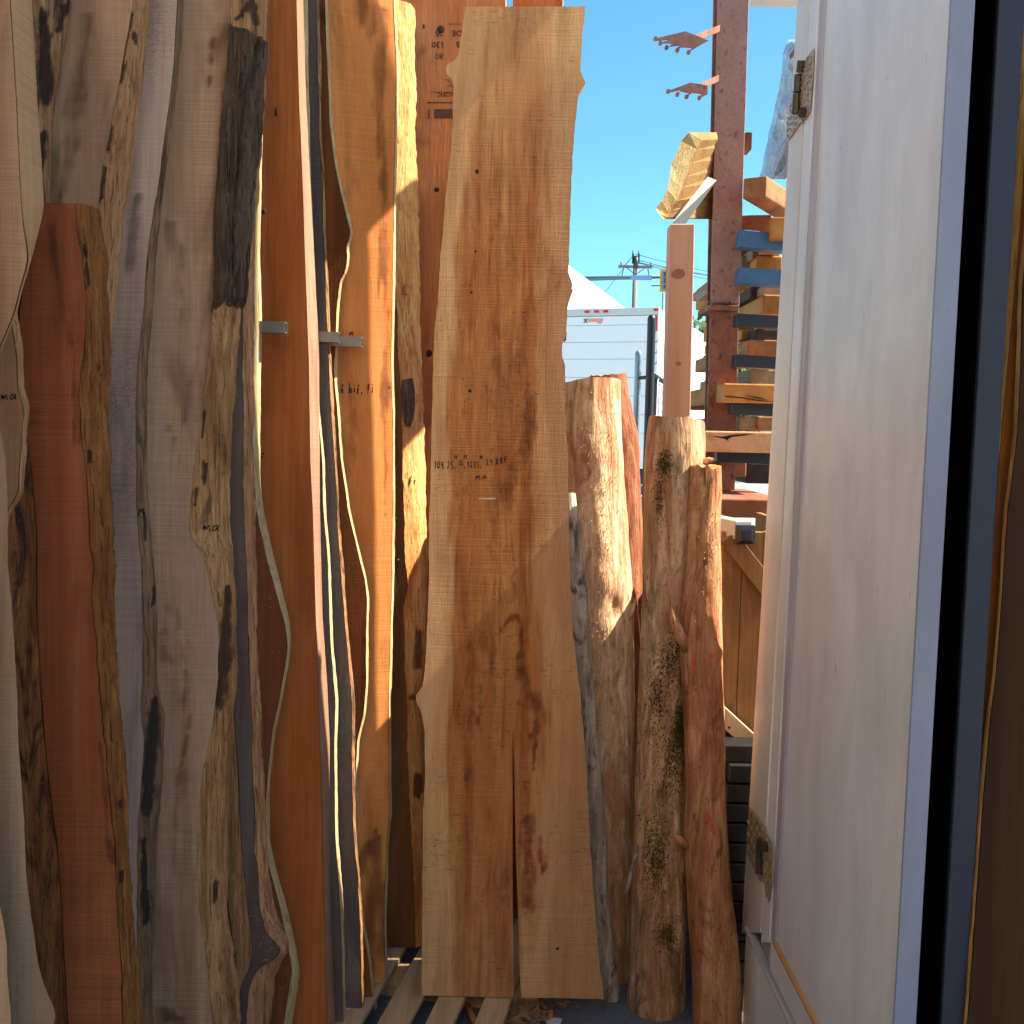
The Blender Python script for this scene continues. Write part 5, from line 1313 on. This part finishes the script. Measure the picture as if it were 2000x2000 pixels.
# plastic sheet bunched behind the door
t = NT('crumpled_plastic'); n1 = t.noise(t.vec((14, 14, 9)), 1, 5, .6, 1.5)
t.b.inputs['Transmission Weight'].default_value = .25
PLAS = t.done(t.mix(t.step(n1, .4, .6), lin((206, 216, 216)), lin((178, 194, 210))), .3, n1, 1.0, .03, spec=.5)
V, F = [], []
ysx = [(78, 1540, 1620), (92, 1529, 1620), (130, 1527, 1620), (190, 1517, 1620), (240, 1505, 1620), (290, 1495, 1620), (330, 1486, 1590), (350, 1480, 1560)]
r_, c_ = 30, 14
for i in range(r_):
    yy = 78 + (350 - 78) * i / (r_ - 1)
    xl_, xr_ = np.interp(yy, [a for a, b, c in ysx], [b for a, b, c in ysx]), np.interp(yy, [a for a, b, c in ysx], [c for a, b, c in ysx])
    for j in range(c_):
        u = j / (c_ - 1); xx = xl_ + (xr_ - xl_) * u
        V.append(tuple(on_plane(xx + 4 * float(vnoise(i * .9, j * .2, 5)), yy, 5.2 - .35 * math.sin(u * 2.2) + .22 * float(fbm(i * .35, j * .8, 8)))))
o = mesh_obj('plastic_sheet', V, grid_faces(r_, c_), PLAS)
sd = o.modifiers.new('solid', 'SOLIDIFY'); sd.thickness = .002
tag(o, 'crumpled pale plastic sheet hanging over the lumber beside the door', 'plastic sheet')
# two leaning red brown uprights of the neighbouring rack
rp = MB(); rp.prism([on_plane(1309.5, 437, 4.05), on_plane(1357, 437, 4.05), on_plane(1344, 1010, 4.05), on_plane(1294, 1010, 4.05)], (0, .09, 0))
tag(rp.build('wood_post', wood('red_cedar_post', (222, 166, 136), (206, 146, 116), (176, 112, 86), 61, stain_amt=.3, saw=.05, grain=.2), bevel=.004), 'square pinkish cedar post standing left of the rusty rack', 'post')
po = [o for o in COL.objects if o.name == 'wood_post'][0]
Sp = {'root': po, 'base': po.location, 'yb': 4.05, 'k': 0.0}
knot(Sp, 1325, 535, 13, 10, plain('faint_knot_wood', (172, 104, 78), .7, scale=80, var=.4), ring=False); knot(Sp, 1325, 710, 6, 4, bpy.data.materials['faint_knot_wood'], ring=False)

# the brown panel, brace, capped tube and black planks between the logs and the door
pn = thing('plank_bin', 'brown plank bin with a diagonal brace behind the red log', 'bin', (.9, 3.15, .5))
TREATED = wood('brown_treated_plank', (150, 116, 78), (124, 92, 60), (88, 60, 38), 62, stain_amt=.5, saw=.1, cathedral=.3)
for i in range(5):
    x0 = 1404 + i * 40
    c, s_ = px_box(x0, 1038, x0 + 39, 1478, 3.15 + .002 * (i % 2), .03)
    MB().box(c, s_).build('plank', TREATED, pn, bevel=.002)
c0 = px_box(1404, 1038, 1603, 1478, 3.15, .03)[0]; c1 = px_box(1404, 1038, 1603, 1478, 3.15, .03)[1]
for i in range(6):
    for xx in (c0.x - c1.x / 2 + .012, c0.x + c1.x / 2 - .012):
        MB().box((xx, 3.25 + i * .132, c0.z), (.022, .13, c1.z - .004)).build('side_plank', TREATED, pn, bevel=.002)
def brace(a, b, w, Y, m, par, dep=.04):
    P, Q = on_plane(*a, Y), on_plane(*b, Y); d = (Q - P).normalized(); nn = Vector((-d.z, 0, d.x)) * w / 2
    return MB().prism([P + nn, Q + nn, Q - nn, P - nn], (0, dep, 0)).build('brace', m, par, bevel=.002)
brace((1424, 1050), (1510, 1160), .055, 3.105, TREATED, pn)
br = brace((1404, 1392), (1500, 1480), .05, 3.10, wood('pale_brace', (196, 172, 140), (176, 150, 116), (140, 110, 80), 63, stain_amt=.3, saw=.1), pn)
for sx, sy in ((1424, 1421), (1452, 1448)):
    c = on_plane(sx, sy, 3.10); MB().tube([c + Vector((0, -.002, 0)), c + Vector((0, .004, 0))], .004, 8).build('screw', INK, pn)
tb = thing('steel_tube', 'square steel tube end plugged with a glossy black cap', 'tube', (.67, 3.08, 1.4))
c, s_ = px_box(1437, 1027, 1475, 1063, 3.08, .02)
w = s_.x; BLK = plain('glossy_black_plastic', (24, 24, 28), .18, var=.1, spec=.6)
m = MB(); m.box(c, (w, .02, w)); m.build('cap', BLK, tb, bevel=.003)
m = MB(); q_ = w * .46; z_ = w * .26; f0 = c + Vector((0, -.0105, 0)); f1 = c + Vector((0, -.024, 0))
ring = [f0 + Vector((sx * q_, 0, sz * q_)) for sx, sz in ((-1, -1), (1, -1), (1, 1), (-1, 1))] + [f1 + Vector((sx * z_, 0, sz * z_)) for sx, sz in ((-1, -1), (1, -1), (1, 1), (-1, 1))]
m.v = [tuple(p_) for p_ in ring]; m.f = [(0, 1, 5, 4), (1, 2, 6, 5), (2, 3, 7, 6), (3, 0, 4, 7), (4, 5, 6, 7)]
m.build('cap_pyramid', BLK, tb)
m = MB(); m.box(c + Vector((-.045, .18, .012)), (w * .97, .35, w * .97), Matrix.Rotation(R(14), 3, 'Z')); m.build('tube_body', plain('bare_steel_tube', (186, 184, 176), .4, .4, .2), tb, bevel=.003)
PLK = plain('black_composite_plank', (30, 29, 31), .45, var=.5, scale=30, spec=.4)
od = ['topmost', 'second', 'third', 'fourth', 'fifth', 'sixth', 'seventh', 'eighth', 'ninth', 'tenth', 'eleventh', 'twelfth', 'lowest']
for i in range(13):
    y0 = 1455 + i * 38.5
    ox = (0, 8, 2, -4, 0, 3, -2, 2, 0, 4, -2, 3, 1)[i]
    c, s_ = px_box(1416 + ox, y0 + 1.5, 1560, y0 + 37, 3.015 - (.02 if i == 1 else 0), .9)
    o = MB().box(c, s_).build('black_plank', PLK, bevel=.004)
    tag(o, '%s black plank %s the dark stack behind the red log' % (od[i], 'of' if i in (0, 12) else 'down in'), 'plank', 'black planks stacked behind the red log')

# dark crib of timbers behind the slabs and logs, what they lean on
for i in range(8):
    o = MB().box((-.12 + .01 * (i % 3), 3.98 + .012 * (i % 2), .085 + i * .172), (1.66, .4, .165)).build('crib_beam', TIM['dark'], bevel=.006)
    tag(o, '%s long beam of the dark crib behind the logs' % ['lowest', 'second', 'third', 'fourth', 'fifth', 'sixth', 'seventh', 'topmost'][i], 'beam', 'crib beams behind the logs')

# ------------------------------------------------------------------ beyond the yard: fence, truck, tent, poles
BLKST = plain('black_fence_paint', (30, 32, 38), .4, var=.3, spec=.5)
GALV = plain('galvanised_pipe', (150, 160, 172), .4, .6, .2, 30)
fen = thing('chain_link_fence', 'black chain link fence with barbed wire behind the logs', 'fence', (.95, 7.0, 0))
def pole(pts, r, m, name, par, seg_=12): return MB().tube(pts, r, seg_).build(name, m, par, smooth=True)
a, b = on_plane(1273, 622, 7.0), on_plane(1262, 870, 7.0)
gx, gz = a.x, a.z
pole([(gx, 7, 0), (gx, 7, gz - .02), (gx, 7, gz), (gx, 7, gz + .018), (gx, 7, gz + .026)], [.029, .029, .029, .02, .004], BLKST, 'end_post', fen)
m = MB(); d_ = Vector((.42, 2.2, 0))
P0 = on_plane(1272, 722, 7.0)
fx = Vector((.75, 3.4, 0)).normalized()
for i, dist in enumerate((.55, 2.4, 4.6)):
    q_ = Vector((gx, 7, 0)) + fx * dist
    pole([q_, q_ + Vector((0, 0, P0.z))], .022, BLKST, 'line_post', fen)
pole([Vector((gx, 7, P0.z - .02)), Vector((gx, 7, P0.z - .02)) + fx * 5], .019, BLKST, 'top_rail', fen)
m = MB()
for i in range(70):
    for s__ in (1, -1):
        s0 = i * .07; z0 = 0.05 if s__ > 0 else P0.z - .05
        L_ = P0.z - .1
        for q__ in range(1):
            A_ = Vector((gx, 7, z0)) + fx * s0; B_ = Vector((gx, 7, z0 + s__ * L_)) + fx * (s0 + L_)
            if (s0 + L_) > 5: 
                f = (5 - s0) / L_; B_ = A_.lerp(B_, f)
            m.tube([A_, B_], .0022, 3, False)
ml = m.build('wire_mesh', BLKST, fen); ml['kind'] = 'stuff'
for yy in (655, 678, 700):
    z0 = on_plane(1276, yy, 7.0).z
    pts = [Vector((gx, 7, z0)) + fx * (j * .25) + Vector((0, 0, -.012 * math.sin(j * 1.9) - .01 * (j % 2))) for j in range(21)]
    mm = MB().tube(pts, .003, 4)
    for p_ in pts[::2]: mm.tube([p_ + Vector((-.012, 0, -.016)), p_ + Vector((.012, 0, .016))], .0022, 3)
    mm.build('barbed_wire', BLKST, fen)
gate = thing('gate_post', 'short galvanised gate post with a domed top beside the black fence post', 'post', (.85, 7.1, 0))
c = on_plane(1247, 690, 7.1)
pole([(c.x, 7.1, 0), (c.x, 7.1, c.z - .02), (c.x, 7.1, c.z), (c.x, 7.1, c.z + .015), (c.x, 7.1, c.z + .022)], [.0235, .0235, .022, .015, .004], GALV, 'pipe', gate)
c = on_plane(1247, 738, 7.1); pole([(c.x, 7.1, c.z), (gx, 7.0, c.z)], .013, BLKST, 'hinge_bar', gate)

WHITE = plain('white_truck_paint', (244, 244, 242), .4, var=.06, scale=6, bump=.02)
REDL = plain('red_lens', (196, 34, 44), .3, var=.1)
tr = thing('box_truck', 'white box truck parked beyond the fence, its roll up rear door facing us', 'truck', (1.6, 20, 0))
PH = R(20); e1 = Vector((math.cos(PH), -math.sin(PH), 0)); e2 = Vector((math.sin(PH), math.cos(PH), 0)); ez = Vector((0, 0, 1))
cor = on_plane(1288, 600, 20.0); TZ = cor.z; cor = Vector((cor.x, cor.y, 0)); TW = 2.55
RT = Matrix((e1, e2, ez)).transposed()
def tbox(u0, u1, v0, v1, z0, z1, m, name, bevel=0.0):
    c_ = cor + e1 * ((u0 + u1) / 2) + e2 * ((v0 + v1) / 2) + ez * ((z0 + z1) / 2)
    return MB().box(c_, (abs(u1 - u0), abs(v1 - v0), abs(z1 - z0)), RT).build(name, m, tr, bevel=bevel)
tbox(-TW, 0, .06, 6.5, 1.05, TZ - .02, WHITE, 'cargo_box', .02)
GREYF = plain('grey_rear_frame', (206, 208, 204), .4, .1, .1)
tbox(-TW, 0, -.02, .08, TZ - .14, TZ, GREYF, 'header_frame', .01)
tbox(-.14, 0, -.02, .08, 1.0, TZ - .145, plain('pale_corner_frame', (230, 234, 236), .4, var=.05), 'corner_frame', .01)
tbox(-TW, -TW + .14, -.02, .08, 1.0, TZ - .145, WHITE, 'corner_frame', .01)
pz = TZ - .155; k_ = 0
hs = [.175, .33, .33, .36, .36, .36, .36, .36]
for h_ in hs:
    if pz - h_ < 1.0: break
    tbox(-TW + .145, -.145, .0, .05, pz - h_ + .007, pz, plain('pale_roll_door', (240, 242, 242), .45, var=.05, scale=4, bump=.02) if k_ == 0 else bpy.data.materials['pale_roll_door'], 'door_section', .006)
    pz -= h_; k_ += 1
for px_ in (1133, 1154, 1174): 
    c_ = on_plane(px_, 603.5, 20.0); u_ = (Vector((c_.x, c_.y, 0)) - cor).dot(e1)
    tbox(u_ - .05, u_ + .05, -.05, -.02, TZ - .085, TZ - .04, REDL, 'marker_light', .005)
tbox(-.1, -.015, -.05, -.02, TZ - .075, TZ - .03, REDL, 'marker_light', .005)
tbox(-.075, -.025, -.045, -.02, TZ - .46, TZ - .16, REDL, 'reflector')
ORG = plain('orange_sticker', (244, 158, 128), .5, var=.1)
tbox(-1.42, -1.12, -.012, .0, TZ - .26, TZ - .2, ORG, 'sticker')
XK = plain('black_sticker_print', (50, 48, 56), .6)
for s__ in (1, -1):
    c_ = cor + e1 * (-1.47) + e2 * (-.008) + ez * (TZ - .235)
    MB().box(c_, (.11, .006, .016), RT @ Matrix.Rotation(R(50 * s__), 3, 'Y')).build('cross_bar', XK, tr)
tbox(-1.22, -1.14, -.012, .0, TZ - .285, TZ - .275, XK, 'print_line')
tbox(-TW + .1, -.1, .05, 6.2, .75, 1.04, BLKST, 'chassis')
tbox(-TW, 0, -.1, .0, .55, .7, BLKST, 'bumper')
for u_ in (-TW + .15, -.35):
    for v_ in (1.3, 5.6):
        c_ = cor + e1 * u_ + e2 * v_ + ez * .48
        MB().tube([c_, c_ + e1 * .22], .48, 20).build('wheel', BLKST, tr)
tbox(-TW + .2, -.2, 6.55, 8.4, .6, 2.9, WHITE, 'cab', .15)
# white peaked tent behind the truck
tent = thing('peaked_tent', 'bright white peaked tent roof showing over the box truck', 'tent', (0, 34, 0))
ap = on_plane(1000, 434, 36.0); e_r = on_plane(1232, 610, 32.0); e_l = Vector((-e_r.x + .2, 32, e_r.z))
m = MB(); b_r, b_l = Vector((e_r.x, 41, e_r.z)), Vector((e_l.x, 41, e_r.z))
m.v = [tuple(x) for x in (ap, e_l, e_r, b_r, b_l)]; m.f = [(0, 1, 2), (0, 2, 3), (0, 3, 4), (0, 4, 1), (4, 3, 2, 1)]
TENT = plain('white_tent_cloth', (240, 240, 236), .7, var=.06, scale=2)
m.build('roof', TENT, tent)
m = MB(); m.prism([e_l + Vector((.1, .1, -e_l.z)), e_r + Vector((-.1, .1, -e_r.z)), b_r + Vector((-.1, -.1, -b_r.z)), b_l + Vector((.1, -.1, -b_l.z))], (0, 0, e_r.z - .05)); m.build('walls', TENT, tent)
# utility pole, wires
PW = plain('weathered_pole_wood', (124, 116, 106), .8, var=.4, scale=6)
DK = plain('dark_fittings', (60, 64, 70), .5, .3)
up_ = thing('utility_pole', 'wooden utility pole with a crossarm and wires against the sky', 'utility pole', (on_plane(1239, 590, 60).x, 60, 0))
bx = up_.location.x; TP = on_plane(1241, 500, 60).z; CR_ = on_plane(1241, 522, 60).z
pole([(bx, 60, 0), (bx, 60, TP)], [.2, .13], PW, 'shaft', up_)
m = MB().box((bx - .02, 59.84, CR_), (1.95, .13, .15)); m.build('crossarm', PW, up_)
for s__ in (-1, 1):
    pole([(bx, 59.8, CR_ - .45), (bx + s__ * .55, 59.8, CR_ - .05)], .025, DK, 'brace', up_, 6)
    pole([(bx + s__ * .17, 59.9, TP - .45), (bx + s__ * .17, 59.9, TP + .05), (bx + s__ * .17, 59.9, TP + .3)], [.05, .06, .03], DK, 'insulator', up_, 8)
    pole([(bx + s__ * .85, 59.84, CR_ + .05), (bx + s__ * .85, 59.84, CR_ + .28)], .035, DK, 'insulator', up_, 8)
    pole([(bx + s__ * .7, 59.84, CR_ - .1), (bx + s__ * .8, 59.84, CR_ - .6)], .03, DK, 'cutout', up_, 6)
m = MB().tube([(bx, 59.8, TP - .75), (bx, 59.8, TP - .1)], .13, 10); m.build('transformer', DK, up_, smooth=True)
for z_, dz in ((TP + .1, -1.2), (TP - .2, -1.1), (TP - .35, -1.2), (CR_ + .3, -.5), (CR_ - 3.2, -.8), (CR_ - 3.6, -.8)):
    pts = [Vector((bx + j * 1.2, 60 + j * .3, z_ + dz * j * .10 + .012 * (j - 5) ** 2 - .3)) for j in range(11)]
    pole(pts, .018, DK, 'wire', up_, 4)
for x1_, z1_ in ((-3.4, CR_ - 3.6), (-.95, CR_ - .1)):
    pole([(bx - .17, 59.9, TP), (bx - .17 + (x1_ + .17) * .5, 59.9, (TP + z1_) / 2 - .1), (bx + x1_, 60.2, z1_)], .014, DK, 'wire', up_, 4)
# traffic signal on a mast arm
ts = thing('traffic_signal', 'yellow framed traffic signal on a long grey mast arm', 'traffic signal', (on_plane(1298, 590, 45).x, 45, 0))
MAST = plain('mast_grey_paint', (92, 112, 124), .5, .3)
pole([on_plane(1120, 545, 45), on_plane(1240, 542, 45), on_plane(1345, 539, 45)], [.10, .085, .07], MAST, 'mast_arm', ts)
pole([on_plane(1320, 980, 45.3), on_plane(1319, 500, 45.3)], .1, MAST, 'signal_pole', ts)
pole([on_plane(1295, 720, 45.1), on_plane(1295.5, 572, 45.1)], .045, MAST, 'hanger_pole', ts)
c_, s_ = px_box(1289, 525, 1316, 570, 44.8, .05); MB().box(c_, s_).build('backplate', plain('yellow_backplate', (214, 160, 40), .5, var=.1), ts)
c_, s_ = px_box(1293.5, 529, 1311, 566, 44.6, .18); MB().box(c_, s_).build('signal_head', plain('grey_signal_head', (120, 130, 140), .4, var=.2), ts, bevel=.02)
for yy in (535, 547.5, 560):
    c = on_plane(1302, yy, 44.58); MB().tube([c, c + Vector((0, -.14, 0))], .12, 12).build('visor', DK, ts)
c_, s_ = px_box(1232, 538, 1273, 547, 44.7, .03); MB().box(c_, s_).build('street_sign', plain('blue_grey_sign_back', (124, 150, 190), .5, var=.08), ts)
pole([on_plane(1272, 558, 45), on_plane(1290, 558, 45)], .03, MAST, 'camera_bracket', ts, 6)
# far trees and roofs along the street, mostly hidden
LEAF = plain('far_foliage', (74, 92, 52), .9, var=.7, scale=3)
def tree(label, x, y, h, r, seed):
    t_ = thing('street_tree', label, 'tree', (x, y, 0), 'street trees far behind the truck')
    pole([(x, y, 0), (x + .1, y, h * .35), (x, y, h * .6)], [.22, .16, .08], PW, 'trunk', t_, 8)
    rn = random.Random(seed); V, F = [], []
    for i in range(1400):
        u = Vector((rn.gauss(0, 1), rn.gauss(0, 1), rn.gauss(0, 1))).normalized() * r * rn.random() ** .4
        c = Vector((x, y, h * .66)) + Vector((u.x, u.y, u.z * 1.1)) + Vector((math.sin(u.z * 2 + seed) * .5, 0, 0))
        a = Vector((rn.uniform(-1, 1), rn.uniform(-1, 1), rn.uniform(-1, 1))).normalized() * .16; b = a.orthogonal().normalized() * .12
        n = len(V); V += [tuple(c - a), tuple(c + b), tuple(c + a), tuple(c - b)]; F.append((n, n + 1, n + 2, n + 3))
    mesh_obj('crown', V, F, LEAF, t_, t_.location, smooth=False)
tree('broad green tree far behind the rusty rack post', 6.6, 34, 5.2, 2.0, 1)
tree('green tree right of the rack, far off down the street', 10.5, 40, 6.0, 2.4, 2)
sh = MB(); sh.box((9, 58, 2.2), (16, 9, 4.4)); sh.box((9, 53.4, 4.5), (16.4, .3, .3))
tag(sh.build('street_building', plain('pale_stucco', (196, 190, 180), .8, var=.1, scale=2)), 'low pale flat roofed building far across the street', 'building')
# ------------------------------------------------------------------ pale wall added unseen behind the viewer to bounce sunlight
STUC = plain('bounce_plaster', (236, 222, 202), .8, var=.12, scale=3, bump=.05)
SH0, SHD = Vector((-3.6, .2, 0)), Vector((.77, -.64, 0)).normalized()
bounce = thing('bounce_wall', 'pale wall added behind the viewer to bounce sunlight into the aisle', 'building', SH0)
SR = Matrix.Rotation(math.atan2(SHD.y, SHD.x), 3, 'Z')
MB().box(SH0 + SHD * 3.2 + Vector((0, 0, 2.6)), (7.4, .2, 5.2), SR).build('wall', STUC, bounce)
MB().box(SH0 + SHD * 3.2 + Vector((0, 0, 5.3)), (7.6, .5, .2), SR).build('wall_cap', STUC, bounce)
for i in range(5):
    o = MB().box(SH0 + SHD * (.6 + i * 1.35) + Vector((.38, .45, 1.3 + .05 * (i % 2))), (1.25, .5, 2.6 + .1 * (i % 2)), SR).build('dark_blocker', wood('dark_blocker_wood', (110, 84, 62), (88, 64, 46), (64, 46, 34), 71, axis='X') if i == 0 else bpy.data.materials['dark_blocker_wood'])  # dark blocks added to hold back the low part of the bounce
    tag(o, '%s dark block added before the bounce wall to cut its low light, counted from the left' % ['first', 'second', 'third', 'fourth', 'fifth'][i], 'light blocker', 'dark blocks added before the bounce wall')
